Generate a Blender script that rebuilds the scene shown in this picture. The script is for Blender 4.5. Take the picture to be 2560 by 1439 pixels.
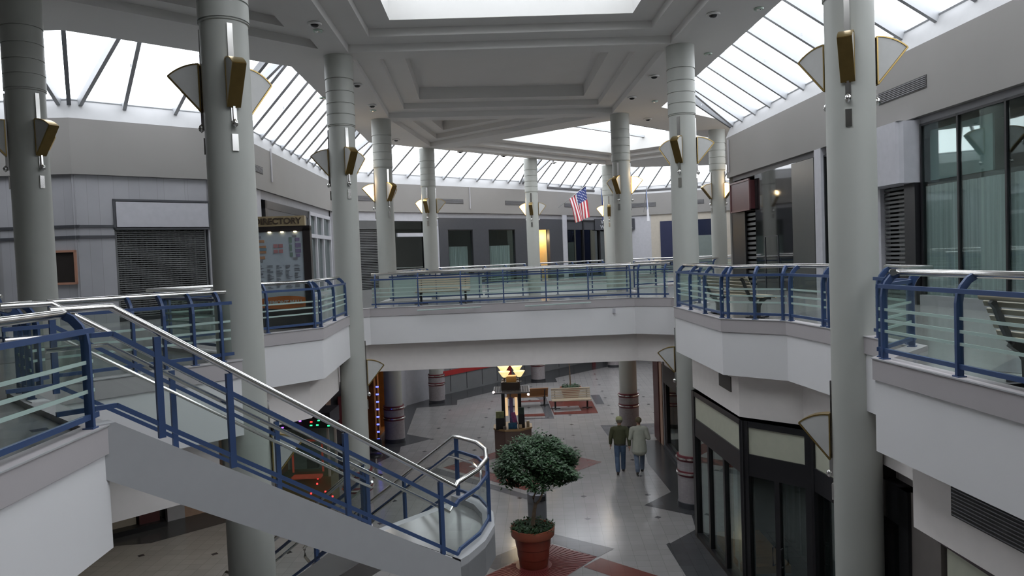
import bpy, bmesh, math, random
from mathutils import Vector, Matrix
from mathutils.geometry import tessellate_polygon
random.seed(7)
D = bpy.data; SC = bpy.context.scene
for o in list(D.objects): D.objects.remove(o)
COL = SC.collection
PI = math.pi
def rad(a): return math.radians(a)

# ------------------------------------------------------------------ camera
cam = D.cameras.new('camera'); cam.sensor_width = 36; cam.lens = 36*1850/2560
cam.clip_start = 0.05; cam.clip_end = 400
co = D.objects.new('camera', cam); COL.objects.link(co); SC.camera = co
p, r = rad(2.26), rad(2.19)
fw = Vector((0, math.cos(p), -math.sin(p))); ri = Vector((1, 0, 0)); up = ri.cross(fw)
R_ = ri*math.cos(r) - up*math.sin(r); U_ = up*math.cos(r) + ri*math.sin(r)
co.matrix_world = Matrix(((R_.x, U_.x, -fw.x, 0), (R_.y, U_.y, -fw.y, 0), (R_.z, U_.z, -fw.z, 6.77), (0, 0, 0, 1)))
# ------------------------------------------------------------------ sky, exposure
W = D.worlds.new('overcast_sky'); SC.world = W; W.use_nodes = True
wn = W.node_tree.nodes; wl = W.node_tree.links
bg = wn['Background']; bg.inputs[1].default_value = 6.0
tc = wn.new('ShaderNodeTexCoord'); nz = wn.new('ShaderNodeTexNoise'); nz.inputs['Scale'].default_value = 2.5
rp = wn.new('ShaderNodeValToRGB'); rp.color_ramp.elements[0].color = (0.86, 0.89, 0.94, 1); rp.color_ramp.elements[1].color = (0.96, 0.97, 1.0, 1)
wl.new(tc.outputs['Generated'], nz.inputs['Vector']); wl.new(nz.outputs[0], rp.inputs[0]); wl.new(rp.outputs[0], bg.inputs[0])
SC.view_settings.view_transform = 'Standard'; SC.view_settings.look = 'None'
SC.view_settings.exposure = -0.22; SC.view_settings.gamma = 1; SC.view_settings.use_curve_mapping = False
SC.cycles.max_bounces = 10; SC.cycles.diffuse_bounces = 6; SC.cycles.transparent_max_bounces = 24
SC.cycles.sample_clamp_indirect = 6
SC.cycles.use_denoising = True

# ------------------------------------------------------------------ materials
MATS = {}
def mat(name, col, rough=0.6, metal=0.0, noise=0.04, nscale=6.0, emit=0, bump=0, spec=0.5, stretch=None):
    if name in MATS: return MATS[name]
    m = D.materials.new(name); m.use_nodes = True; n = m.node_tree.nodes; l = m.node_tree.links
    b = n['Principled BSDF']; b.inputs['Roughness'].default_value = rough; b.inputs['Metallic'].default_value = metal
    b.inputs['Specular IOR Level'].default_value = spec
    t = n.new('ShaderNodeTexCoord'); mp = n.new('ShaderNodeMapping'); l.new(t.outputs['Object'], mp.inputs[0])
    if stretch: mp.inputs['Scale'].default_value = stretch
    x = n.new('ShaderNodeTexNoise'); x.inputs['Scale'].default_value = nscale; x.inputs['Detail'].default_value = 4
    l.new(mp.outputs[0], x.inputs['Vector'])
    c = n.new('ShaderNodeValToRGB'); e = c.color_ramp.elements
    e[0].position = 0.3; e[1].position = 0.7
    e[0].color = tuple(max(0, v*(1-noise)) for v in col) + (1,); e[1].color = tuple(min(1, v*(1+noise)) for v in col) + (1,)
    l.new(x.outputs[0], c.inputs[0]); l.new(c.outputs[0], b.inputs['Base Color'])
    if emit:
        l.new(c.outputs[0], b.inputs['Emission Color']); b.inputs['Emission Strength'].default_value = emit
    if bump:
        bu = n.new('ShaderNodeBump'); bu.inputs['Strength'].default_value = bump; l.new(x.outputs[0], bu.inputs['Height']); l.new(bu.outputs[0], b.inputs['Normal'])
    MATS[name] = m; return m
def glassmat(name, tint, gloss=0.12, rough=0.02, fres=1.0):
    m = D.materials.new(name); m.use_nodes = True; n = m.node_tree.nodes; l = m.node_tree.links
    n.remove(n['Principled BSDF']); out = n['Material Output']
    tr = n.new('ShaderNodeBsdfTransparent'); tr.inputs[0].default_value = tint + (1,)
    gl = n.new('ShaderNodeBsdfGlossy'); gl.inputs['Roughness'].default_value = rough; gl.inputs[0].default_value = (0.9, 1, 0.97, 1)
    fr0 = n.new('ShaderNodeLayerWeight'); fr0.inputs[0].default_value = 0.5; fr = n.new('ShaderNodeMath'); fr.operation = 'POWER'; fr.inputs[1].default_value = 4.0; l.new(fr0.outputs['Facing'], fr.inputs[0])
    ad = n.new('ShaderNodeMath'); ad.operation = 'MULTIPLY_ADD'; ad.inputs[1].default_value = fres; ad.inputs[2].default_value = gloss; ad.use_clamp = True
    mx = n.new('ShaderNodeMixShader'); l.new(fr.outputs[0], ad.inputs[0]); l.new(ad.outputs[0], mx.inputs[0])
    l.new(tr.outputs[0], mx.inputs[1]); l.new(gl.outputs[0], mx.inputs[2]); l.new(mx.outputs[0], out.inputs[0])
    MATS[name] = m; return m
def frosted(name, tint, op=0.6):
    m = D.materials.new(name); m.use_nodes = True; n = m.node_tree.nodes; l = m.node_tree.links
    n.remove(n['Principled BSDF']); out = n['Material Output']
    tr = n.new('ShaderNodeBsdfTransparent'); df = n.new('ShaderNodeBsdfDiffuse'); df.inputs[0].default_value = tint + (1,)
    mx = n.new('ShaderNodeMixShader'); mx.inputs[0].default_value = op
    l.new(tr.outputs[0], mx.inputs[1]); l.new(df.outputs[0], mx.inputs[2]); l.new(mx.outputs[0], out.inputs[0])
    MATS[name] = m; return m
def tilemat(name, col, grout, size=0.3, rough=0.2, ang=0.0, spots=None, var=0.08):
    m = D.materials.new(name); m.use_nodes = True; n = m.node_tree.nodes; l = m.node_tree.links
    b = n['Principled BSDF']; b.inputs['Roughness'].default_value = rough; b.inputs['Specular IOR Level'].default_value = 0.3
    t = n.new('ShaderNodeTexCoord'); mp = n.new('ShaderNodeMapping'); mp.inputs['Rotation'].default_value = (0, 0, ang)
    l.new(t.outputs['Object'], mp.inputs[0])
    br = n.new('ShaderNodeTexBrick'); br.offset = 0; br.inputs['Scale'].default_value = 1.0
    br.inputs['Brick Width'].default_value = size; br.inputs['Row Height'].default_value = size
    br.inputs['Mortar Size'].default_value = size*0.012; br.inputs['Mortar Smooth'].default_value = 0.3
    br.inputs['Color1'].default_value = tuple(v*(1-var) for v in col)+(1,); br.inputs['Color2'].default_value = tuple(v*(1+var) for v in col)+(1,)
    br.inputs['Mortar'].default_value = grout+(1,)
    l.new(mp.outputs[0], br.inputs['Vector'])
    nz = n.new('ShaderNodeTexNoise'); nz.inputs['Scale'].default_value = 1.3; nz.inputs['Detail'].default_value = 3
    l.new(t.outputs['Object'], nz.inputs['Vector'])
    mm = n.new('ShaderNodeMix'); mm.data_type = 'RGBA'; mm.blend_type = 'MULTIPLY'; mm.inputs[0].default_value = 0.22
    l.new(br.outputs['Color'], mm.inputs[6]); l.new(nz.outputs[0], mm.inputs[7])
    last = mm.outputs[2]
    if spots:
        # small dark diamonds where four big squares meet
        sx = n.new('ShaderNodeSeparateXYZ'); l.new(mp.outputs[0], sx.inputs[0])
        def M_(op, a, bb=None):
            k = n.new('ShaderNodeMath'); k.operation = op
            if isinstance(a, (int, float)): k.inputs[0].default_value = a
            else: l.new(a, k.inputs[0])
            if bb is not None:
                if isinstance(bb, (int, float)): k.inputs[1].default_value = bb
                else: l.new(bb, k.inputs[1])
            return k.outputs[0]
        S = spots
        fx = M_('ABSOLUTE', M_('SUBTRACT', M_('FLOORED_MODULO', sx.outputs[0], S), S/2))
        fy = M_('ABSOLUTE', M_('SUBTRACT', M_('FLOORED_MODULO', sx.outputs[1], S), S/2))
        k = M_('LESS_THAN', M_('ADD', fx, fy), 0.095)
        m2 = n.new('ShaderNodeMix'); m2.data_type = 'RGBA'; l.new(k, m2.inputs[0]); l.new(last, m2.inputs[6]); m2.inputs[7].default_value = (0.05, 0.05, 0.055, 1)
        last = m2.outputs[2]
    l.new(last, b.inputs['Base Color'])
    bu = n.new('ShaderNodeBump'); bu.inputs['Strength'].default_value = 0.05; bu.inputs['Distance'].default_value = 0.01; l.new(br.outputs['Fac'], bu.inputs['Height']); bu.invert = True
    l.new(bu.outputs[0], b.inputs['Normal'])
    MATS[name] = m; return m

WHITE = mat('white_painted_plaster', (0.68, 0.675, 0.68), 0.7, noise=0.02, nscale=0.8)
TAUPE = mat('taupe_painted_fascia', (0.40, 0.375, 0.38), 0.65, noise=0.02, nscale=0.8)
UPWALL = mat('warm_grey_plaster', (0.235, 0.225, 0.215), 0.75, noise=0.03, nscale=0.6)
SILLW = mat('white_sill_paint', (0.38, 0.38, 0.385), 0.6, noise=0.02)
CEIL = mat('ceiling_paint', (0.66, 0.65, 0.635), 0.8, noise=0.02, nscale=0.7)
CURB = mat('skylight_well_paint', (0.50, 0.495, 0.48), 0.7, noise=0.01)
LOWC = mat('lower_ceiling_paint', (0.74, 0.70, 0.675), 0.8, noise=0.02)
COLM = mat('column_paint', (0.39, 0.40, 0.37), 0.5, noise=0.02, nscale=1.0)
GROOVE = mat('dark_groove', (0.05, 0.05, 0.05), 0.8)
BRASS = mat('polished_brass', (0.50, 0.36, 0.14), 0.32, 1.0, 0.05)
BRASSD = mat('aged_brass', (0.17, 0.115, 0.04), 0.42, 0.85, 0.1)
CHROME = mat('brushed_stainless_steel', (0.68, 0.67, 0.65), 0.18, 1.0, 0.03)
BLUE = mat('blue_powder_coat', (0.035, 0.068, 0.165), 0.42, 0.0, 0.05)
BLUED = mat('blue_glass_bead', (0.05, 0.10, 0.24), 0.4)
SHADE = mat('opal_shade_glass', (0.50, 0.50, 0.485), 0.35)
SHADEL = mat('lit_opal_shade_glass', (1.0, 0.66, 0.28), 0.4, emit=5.0, noise=0.12, nscale=3)
GLASS = glassmat('railing_glass', (0.88, 0.915, 0.90), 0.02, fres=0.35)
SKYGL = glassmat('skylight_glass', (0.95, 0.97, 0.985), 0.0, 0.1, 0.12)
SHOPG = glassmat('shop_window_glass', (0.82, 0.88, 0.87), 0.06)
DARKG = glassmat('dark_shop_glass', (0.20, 0.21, 0.22), 0.16)
FROST = frosted('frosted_stripe', (0.46, 0.58, 0.54), 0.75)
FROSTP = frosted('pale_frosted_glass', (0.50, 0.60, 0.57), 0.65)
BLACK = mat('black_metal_frame', (0.012, 0.012, 0.014), 0.35)
DGREY = mat('dark_grey_panel', (0.05, 0.052, 0.06), 0.4)
MGREY = mat('mid_grey_panel', (0.26, 0.26, 0.275), 0.6)
LGREY = mat('light_grey_panel', (0.42, 0.42, 0.45), 0.6)
INTGREY = mat('shop_interior_grey', (0.10, 0.10, 0.10), 0.8)  # plain dark grey for shop interiors, back walls and headers
CURT = mat('pale_curtain', (0.42, 0.44, 0.44), 0.85, noise=0.25, nscale=5, stretch=(3, 3, 0.05))
SHUT = mat('roller_shutter_steel', (0.13, 0.135, 0.135), 0.5, 0.3)
SHUTB = mat('shutter_backing', (0.07, 0.075, 0.075), 0.8, noise=0.5, nscale=3, stretch=(2, 2, 0.1))
CREAM = mat('cream_sign_panel', (0.44, 0.45, 0.36), 0.5)
MAROON = mat('maroon_panel', (0.085, 0.028, 0.030), 0.35)
REDM = mat('red_paint', (0.42, 0.03, 0.03), 0.5)
WOOD = mat('bench_slat_wood', (0.42, 0.345, 0.25), 0.45, noise=0.15, nscale=3, stretch=(0.3, 6, 6))
WOODD = mat('brown_oak', (0.26, 0.11, 0.035), 0.45, noise=0.15, nscale=3, stretch=(0.3, 6, 6))
IRON = mat('dark_cast_iron', (0.025, 0.025, 0.028), 0.45)
TERRA = mat('glazed_terracotta', (0.20, 0.038, 0.020), 0.38, noise=0.12, nscale=2.5)
TERRL = mat('terracotta_rim', (0.30, 0.085, 0.045), 0.42, noise=0.1, nscale=2.5)
SOIL = mat('dark_soil', (0.02, 0.018, 0.014), 0.95)
LEAF = mat('ficus_leaf', (0.040, 0.085, 0.038), 0.45, noise=0.55, nscale=7)
LEAF2 = mat('ground_ivy_leaf', (0.028, 0.075, 0.026), 0.5, noise=0.5, nscale=9)
BARK = mat('pale_bark', (0.22, 0.16, 0.11), 0.8, noise=0.2, nscale=12)
NAVY = mat('navy_blue_panel', (0.010, 0.015, 0.055), 0.5)
BEIGE = mat('beige_wall_panel', (0.44, 0.40, 0.34), 0.6)
PEACH = mat('peach_shop_wall', (0.40, 0.27, 0.20), 0.6)
ORANGE = mat('orange_brown_wood', (0.36, 0.12, 0.02), 0.4, noise=0.15, nscale=4)
STEELT = mat('grey_bin_metal', (0.17, 0.175, 0.19), 0.4, 0.4)
TILEW = tilemat('shop_wall_tile', (0.36, 0.36, 0.38), (0.30, 0.30, 0.31), 0.5, 0.35, var=0.03)
FLOORM = tilemat('pale_terrazzo_tile', (0.33, 0.318, 0.315), (0.20, 0.195, 0.19), 0.30, 0.16, rad(2.5), spots=1.8, var=0.05)
FLD = tilemat('dark_grey_floor_tile', (0.065, 0.067, 0.072), (0.04, 0.04, 0.04), 0.30, 0.20, rad(2.5))
FLM = tilemat('mid_grey_floor_tile', (0.13, 0.13, 0.14), (0.08, 0.08, 0.08), 0.30, 0.20, rad(2.5))
FLR = tilemat('red_floor_tile', (0.17, 0.052, 0.042), (0.12, 0.03, 0.03), 0.30, 0.22, rad(2.5))
FLR2 = mat('ribbed_red_tile', (0.17, 0.035, 0.033), 0.28, noise=0.05)
UPFL = tilemat('upper_floor_tile', (0.22, 0.22, 0.215), (0.22, 0.22, 0.22), 0.30, 0.16, rad(2.5), spots=1.8)

# ------------------------------------------------------------------ mesh builder
class M:
    def __init__(s): s.v = []; s.f = []; s.mi = []; s.m = 0
    def add(s, vs, fs):
        b = len(s.v); s.v += [tuple(v) for v in vs]; s.f += [[b+i for i in f] for f in fs]; s.mi += [s.m]*len(fs); return s
    def box(s, c, d, rz=0, rx=0, ry=0):
        h = [x/2 for x in d]; m = Matrix.Translation(c) @ Matrix.Rotation(rz, 4, 'Z') @ Matrix.Rotation(ry, 4, 'Y') @ Matrix.Rotation(rx, 4, 'X')
        vs = [m @ Vector((sx*h[0], sy*h[1], sz*h[2])) for sx in (-1, 1) for sy in (-1, 1) for sz in (-1, 1)]
        return s.add(vs, [(0, 1, 3, 2), (4, 6, 7, 5), (0, 4, 5, 1), (2, 3, 7, 6), (0, 2, 6, 4), (1, 5, 7, 3)])
    def prism(s, poly, z0, z1, caps=True):
        n = len(poly); vs = [(x, y, z0) for x, y in poly] + [(x, y, z1) for x, y in poly]
        fs = [(i, (i+1) % n, n+(i+1) % n, n+i) for i in range(n)]
        s.add(vs, fs)
        if caps:
            for z in (z0, z1): s.plane([poly], z)
        return s
    def plane(s, polys, z):
        tri = tessellate_polygon([[Vector((x, y, 0)) for x, y in q] for q in polys])
        pts = [(x, y, z) for q in polys for x, y in q]
        return s.add(pts, [tuple(t) for t in tri])
    def wall(s, poly, z0, z1, closed=True):
        n = len(poly); vs = [(x, y, z0) for x, y in poly] + [(x, y, z1) for x, y in poly]
        return s.add(vs, [(i, (i+1) % n, n+(i+1) % n, n+i) for i in range(n if closed else n-1)])
    def loft(s, A, B):
        n = len(A); return s.add(list(A)+list(B), [(i, i+1, n+i+1, n+i) for i in range(n-1)])
    def tube(s, pts, r, seg=10, closed=False):
        pts = [Vector(q) for q in pts]; n = len(pts); vs = []
        rs = r if isinstance(r, (list, tuple)) else [r]*n
        for i, q in enumerate(pts):
            if closed: t = (pts[(i+1) % n]-pts[i-1])
            else: t = (pts[min(i+1, n-1)]-pts[max(i-1, 0)])
            t.normalize(); a = t.cross(Vector((0, 0, 1)))
            if a.length < 1e-3: a = Vector((1, 0, 0))
            a.normalize(); b = t.cross(a)
            for k in range(seg):
                an = 2*PI*k/seg; vs.append(q + a*math.cos(an)*rs[i] + b*math.sin(an)*rs[i])
        fs = []
        for i in range(n if closed else n-1):
            j = (i+1) % n
            for k in range(seg): fs.append((i*seg+k, i*seg+(k+1) % seg, j*seg+(k+1) % seg, j*seg+k))
        if not closed: fs += [tuple(range(seg))[::-1], tuple((n-1)*seg+k for k in range(seg))]
        return s.add(vs, fs)
    def sweep(s, pts, hw, ht, side):
        # rectangular bar; side = horizontal vector along which half-width hw runs
        pts = [Vector(q) for q in pts]; side = Vector(side).normalized(); n = len(pts); vs = []
        for i, q in enumerate(pts):
            t = (pts[min(i+1, n-1)]-pts[max(i-1, 0)]).normalized(); b = t.cross(side).normalized()
            vs += [q-side*hw-b*ht, q+side*hw-b*ht, q+side*hw+b*ht, q-side*hw+b*ht]
        fs = []
        for i in range(n-1):
            for k in range(4): fs.append((4*i+k, 4*i+(k+1) % 4, 4*i+4+(k+1) % 4, 4*i+4+k))
        fs += [(3, 2, 1, 0), tuple(4*(n-1)+k for k in range(4))]
        return s.add(vs, fs)
    def lathe(s, prof, seg=32, c=(0, 0)):
        vs = []; n = len(prof)
        for r_, z in prof:
            for k in range(seg): a = 2*PI*k/seg; vs.append((c[0]+r_*math.cos(a), c[1]+r_*math.sin(a), z))
        fs = [(i*seg+k, i*seg+(k+1) % seg, (i+1)*seg+(k+1) % seg, (i+1)*seg+k) for i in range(n-1) for k in range(seg)]
        if prof[0][0] > 1e-4: fs.append(tuple(range(seg))[::-1])
        if prof[-1][0] > 1e-4: fs.append(tuple((n-1)*seg+k for k in range(seg)))
        return s.add(vs, fs)
def obj(name, m, ma, parent=None, smooth=False, bevel=0):
    me = D.meshes.new(name); me.from_pydata(m.v, [], m.f)
    mats = ma if isinstance(ma, (list, tuple)) else [ma]
    for k in mats: me.materials.append(k)
    if len(mats) > 1:
        for i, q in enumerate(me.polygons): q.material_index = m.mi[i]
    bm = bmesh.new(); bm.from_mesh(me); bmesh.ops.recalc_face_normals(bm, faces=bm.faces); bm.to_mesh(me); bm.free()
    if smooth:
        for q in me.polygons: q.use_smooth = True
        me.set_sharp_from_angle(angle=rad(40))
    o = D.objects.new(name, me); COL.objects.link(o)
    if parent is not None:
        o.parent = parent
        if parent.get('_world'): o.matrix_parent_inverse = Matrix.Translation(parent.location).inverted()
    if bevel:
        b = o.modifiers.new('bevel', 'BEVEL'); b.width = bevel; b.segments = 2
    return o
def thing(name, label, cat, loc=(0, 0, 0), rz=0, group=None, world=False):
    o = D.objects.new(name, None); COL.objects.link(o); o.location = loc; o.rotation_euler = (0, 0, rz); o.empty_display_size = 0.1
    o['label'] = label; o['category'] = cat
    if group: o['group'] = group
    if world: o['_world'] = 1
    return o
def tag(o, label, cat, group=None):
    o['label'] = label; o['category'] = cat
    if group: o['group'] = group
    return o
def struct(name, m, ma, **k):
    o = obj(name, m, ma, **k); o['kind'] = 'structure'; return o
def dup(root, loc, rz, label=None, parent=None, scale=None):
    c = root.copy(); COL.objects.link(c)
    if parent is None:
        c.location = loc; c.rotation_euler = (0, 0, rz)
        if scale: c.scale = scale
        if label: c['label'] = label
    else: c.parent = parent
    for ch in [x for x in D.objects if x.parent == root]: dup(ch, None, None, parent=c)
    return c
def offs(poly, d, closed=True):
    # positive d moves every edge to its left
    n = len(poly); out = []
    def nrm(a, b):
        x, y = b[0]-a[0], b[1]-a[1]; L = math.hypot(x, y); return (-y/L, x/L)
    for i in range(n):
        if closed or 0 < i < n-1: n1 = nrm(poly[i-1], poly[i]); n2 = nrm(poly[i], poly[(i+1) % n])
        elif i == 0: n1 = n2 = nrm(poly[0], poly[1])
        else: n1 = n2 = nrm(poly[-2], poly[-1])
        k = 1 + n1[0]*n2[0] + n1[1]*n2[1]
        out.append((poly[i][0]+d*(n1[0]+n2[0])/k, poly[i][1]+d*(n1[1]+n2[1])/k))
    return out
def lerp(a, b, t): return tuple(x+(y-x)*t for x, y in zip(a, b))
def area(p_): return sum(p_[i-1][0]*p_[i][1]-p_[i][0]*p_[i-1][1] for i in range(len(p_)))/2
def ccw(p_): return p_ if area(p_) > 0 else p_[::-1]

UF = 5.42; KZ = 5.48; ZC = 12.13
# ------------------------------------------------------------------ plan outlines
H1 = ccw([(-4.2, 21.7), (3.62, 21.94), (4.6, 21.3), (4.75, 20.2), (4.75, 18.6), (3.86, 17.7), (3.95, 14.06), (4.85, 13.15), (4.98, 11.8), (5.0, 9.35), (4.1, 8.45), (4.25, 5.6), (5.15, 4.6), (5.2, 0.6), (-3.35, 0.6), (-3.45, 4.5), (-3.52, 6.35), (-4.95, 7.75), (-5.55, 8.4), (-5.45, 8.75), (-3.88, 10.5), (-4.3, 11.4), (-6.2, 13.2), (-4.95, 14.45), (-4.0, 15.5), (-4.2, 19.0), (-4.5, 20.4), (-4.5, 21.4)])
H2 = ccw([(-4.3, 25.4), (4.2, 25.7), (4.2, 28.3), (9.3, 33.3), (16, 39.9), (16, 44.5), (9.0, 47.3), (5.9, 44.6), (1.2, 40.6), (-3.75, 35.6), (-4.35, 28.0)])
WL = [(-19, 19.65), (-11.7, 20.0), (-8.5, 22.8), (-8.9, 37.1), (1.04, 45.9), (7.6, 53.2), (18, 49.5)]
WR = [(18, 38.0), (8.3, 28.2), (9.6, 2), (9.7, -6)]
OUT = offs(WL, 2.7, False) + offs(WR, 2.7, False) + [(-19, -6)]
def wpt(P0, P1, s, off):  # point s metres along a wall line, off metres outward (to the left of travel)
    L = math.hypot(P1[0]-P0[0], P1[1]-P0[1]); u = ((P1[0]-P0[0])/L, (P1[1]-P0[1])/L); n = (-u[1], u[0])
    return (P0[0]+u[0]*s+n[0]*off, P0[1]+u[1]*s+n[1]*off)
def wbox(m, seg, s0, s1, z0, z1, o0, o1):
    P0, P1 = seg; q = [wpt(P0, P1, s0, o0), wpt(P0, P1, s1, o0), wpt(P0, P1, s1, o1), wpt(P0, P1, s0, o1)]
    return m.prism(q, z0, z1)

# ------------------------------------------------------------------ floors and decks
struct('floor', M().plane([[(-22, -8), (20, -8), (20, 56), (-22, 56)]], 0), FLOORM)
def inlay(poly, ma, z=0.004): struct('floor', M().plane([poly], z), ma)
inlay([(4.55, 26.6), (4.18, 23.74), (4.28, 20.72), (3.34, 19.7), (4.4, 18.8), (4.26, 17.82), (3.36, 16.91), (3.41, 15.24), (4.3, 13.6), (4.3, 9), (7, 9), (7, 26.6)], FLD)
inlay([(3.31, 29.29), (5.6, 29.3), (5.6, 27.48), (3.38, 27.55)], FLM)
inlay([(5.38, 44.51), (2.23, 41.29), (2.25, 39.89), (0.71, 39.83), (-0.69, 38.27), (-1.82, 37.04), (-2.87, 35.78), (-2.8, 34.65), (-4.66, 34.27), (-4.38, 29.03), (-3.3, 28.12), (-4.33, 27.07), (-4.26, 26.28), (-5.2, 24.0), (-6.2, 21.3), (-7.8, 19.7), (-9.3, 18.3), (-10.1, 18.2), (-14, 14.6), (-16, 18), (-9, 25), (-6.5, 34), (0, 45), (9, 54), (12, 51)], FLD)
inlay([(0.71, 17.22), (1.68, 16.4), (0.0, 14.3), (-1.2, 15.2)], FLR2, 0.006)
inlay([(0.75, 17.91), (2.13, 16.83), (1.7, 16.39), (0.73, 17.3), (-0.59, 15.9), (-1.0, 16.3)], FLM, 0.004)
inlay([(1.33, 15.89), (1.75, 16.34), (4.6, 13.6), (4.2, 13.1)], FLR, 0.004)
inlay([(-2.5, 24.1), (0.16, 21.38), (2.73, 24.04), (0.1, 26.7)], FLR, 0.005); inlay([(-1.65, 24.1), (0.15, 22.25), (1.9, 24.04), (0.12, 25.85)], FLOORM, 0.007)
inlay([(-3.2, 24.0), (0.19, 20.55), (1.88, 22.3), (1.6, 22.65), (0.18, 21.0), (-2.9, 24.3)], FLM, 0.0045)
inlay([(1.52, 34.71), (1.6, 31.6), (3.5, 31.59), (3.53, 34.31)], FLR, 0.004); inlay([(1.62, 33.34), (2.81, 33.32), (2.84, 32.2), (1.62, 32.1)], FLOORM, 0.006)
inlay([(0.9, 35.69), (1.45, 35.69), (1.57, 30.85), (0.1, 30.91), (0.1, 31.16), (1.2, 31.09), (1.1, 35.3)], FLM, 0.005)
inlay([(0.1, 31.45), (1.2, 31.41), (1.2, 31.94), (0.1, 31.94)], FLR, 0.0055); inlay([(0.2, 34.6), (1.4, 34.6), (1.4, 35.0), (0.2, 35.0)], FLR, 0.0055)
inlay([(3.62, 35.8), (4.05, 35.8), (4.0, 33.46), (3.62, 33.5)], FLM, 0.004)
mr = M()                                   # raised ribs fanning out under the big planter
for k in range(60):
    a = 2*PI*k/60; x0, y0 = 0.25, 16.1; L = 0
    while L < 2.6:
        x, y = x0+(L+.05)*math.cos(a), y0+(L+.05)*math.sin(a)
        q = [(0.71, 17.22), (1.68, 16.4), (0.0, 14.3), (-1.2, 15.2)]
        if all((q[i][0]-q[i-1][0])*(y-q[i-1][1])-(q[i][1]-q[i-1][1])*(x-q[i-1][0]) < 0 for i in range(4)): L += .05
        else: break
    if L > 0.45: mr.box((x0+math.cos(a)*(0.4+L)/2, y0+math.sin(a)*(0.4+L)/2, 0.008), (L-0.4, 0.014, 0.008), a)
struct('floor', mr, mat('dark_red_rib', (0.13, 0.02, 0.02), 0.4))

mu = M(); mu.plane([OUT, H1, H2], UF); struct('floor', mu, UPFL)
for q in ([(4.9, 7.6), (6.4, 6.1), (7.2, 6.9), (5.7, 8.4)], [(5.4, 3.2), (6.6, 2.0), (8.4, 3.8), (7.2, 5.0)], [(5.2, 14.5), (6.2, 13.5), (8.4, 15.7), (7.4, 16.7)], [(-6.6, 5.2), (-5.2, 6.4), (-4.4, 5.6), (-5.7, 4.4)], [(-9.5, 10.2), (-7.5, 12.2), (-8.2, 12.9), (-10.2, 10.9)], [(-3.6, 22.9), (-0.5, 23.0), (-0.5, 25.1), (-3.6, 25.0)], [(-10.5, 16.5), (-6.5, 20.2), (-7.5, 21.2), (-11.5, 17.5)]):
    inlay(q, FLM, UF+0.004)
def ring(hole, num):
    # kerb, taupe band, white band, recessed lower band round an opening
    i = ccw(hole)
    def inn(d): return offs(i, -d)          # away from the opening
    m = M(); m.plane([inn(0.2), i], KZ); m.wall(i, KZ-0.25, KZ); m.wall(inn(0.2), UF, KZ); m.plane([inn(0.025), i], KZ-0.25)
    struct('trim_%d' % num, m, TAUPE)
    m = M(); m.plane([inn(-0.012), i], KZ+0.001); m.wall(inn(-0.012), KZ-0.012, KZ+0.001)
    struct('trim_%d' % (num+1), m, SILLW)
    m = M(); m.wall(inn(0.025), 4.40, KZ-0.25); m.plane([inn(0.36), inn(0.025)], 4.40)
    struct('trim_%d' % (num+2), m, WHITE)
    m = M(); m.wall(inn(0.36), 3.55, 4.40); struct('trim_%d' % (num+3), m, LOWC)
    return inn(0.36)
r1 = ring(H1, 1); r2 = ring(H2, 5)
m = M(); m.plane([OUT, r1, r2], 3.55); struct('ceiling', m, LOWC)

# ------------------------------------------------------------------ upper perimeter walls
def perim(line, tagname):
    b = offs(line, 2.65, False)
    m = M(); m.wall(b, UF, 9.6, False); m.loft([(x, y, 9.6) for x, y in line], [(x, y, 9.6) for x, y in b]); struct('wall_'+tagname, m, INTGREY)
    b = offs(line, 0.35, False); m = M(); m.wall(line, 9.5, 11.0, False); m.loft([(x, y, 9.5) for x, y in line], [(x, y, 9.5) for x, y in b])
    struct('wall_'+tagname, m, UPWALL)
    t = offs(line, 0.22, False)
    m = M(); m.loft([(x, y, 11.0) for x, y in line], [(x, y, 11.55) for x, y in t]); struct('wall_'+tagname, m, SILLW)
perim(WL, 'left'); perim(WR, 'right')
def strip(m, line, z0, z1, pr):            # thin band standing pr proud of a wall line
    a = offs(line, -pr, False); m.wall(a, z0, z1, False); m.loft([(x, y, z0) for x, y in a], [(x, y, z0) for x, y in line]); m.loft([(x, y, z1) for x, y in a], [(x, y, z1) for x, y in line])

# ------------------------------------------------------------------ sloping perimeter skylights
EL = [(-19, 15.9), (-9.6, 16.4), (-5.68, 20.05), (-6.05, 32.9), (2.6, 41.5), (8.0, 46.1), (18, 46.9)]
ER = [(18, 39.8), (5.75, 27.5), (6.5, 2), (6.6, -6)]
def loftsky(Wl, El, zt, n0):
    t = offs(Wl, 0.22, False)
    A = [(x, y, 11.55) for x, y in t]; B = [(x, y, z) for (x, y), z in zip(El, zt)]
    struct('window_%d' % n0, M().loft(A, B), SKYGL)
    m = M()
    for i in range(len(A)-1):
        L = math.dist(A[i][:2], A[i+1][:2]); n = max(2, round(L/1.25))
        fl = [(k/n, k/n) for k in range(n+1)]+[(0.25/L, 1.2/L), (1-0.25/L, 1-1.2/L)]
        for k, (f, f2) in enumerate(fl):
            a = Vector(lerp(A[i], A[i+1], f)); b = Vector(lerp(B[i], B[i+1], f2)); d = (b-a)
            s = d.cross(Vector((0, 0, 1))); off = Vector((0, 0, -0.06))
            m.sweep([a+off*1.6, b+off*1.6], 0.05, 0.11, s)
            if 0.2 < f < 1.01 and k % 2: 
                c = a.lerp(b, 0.45)+off*2; m.box(c, (0.1, 0.1, 0.07))
    m.tube([Vector(q)+Vector((0, 0, -0.02)) for q in A], 0.045, 6)
    struct('window_%d' % n0, m, mat('skylight_bar_paint', (0.36, 0.37, 0.385), 0.5, noise=0.02))
loftsky(WL, EL, [13.2]*len(EL), 1); loftsky(WR, ER, [12.6, 13.3, 13.3, 13.3], 2)

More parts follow.
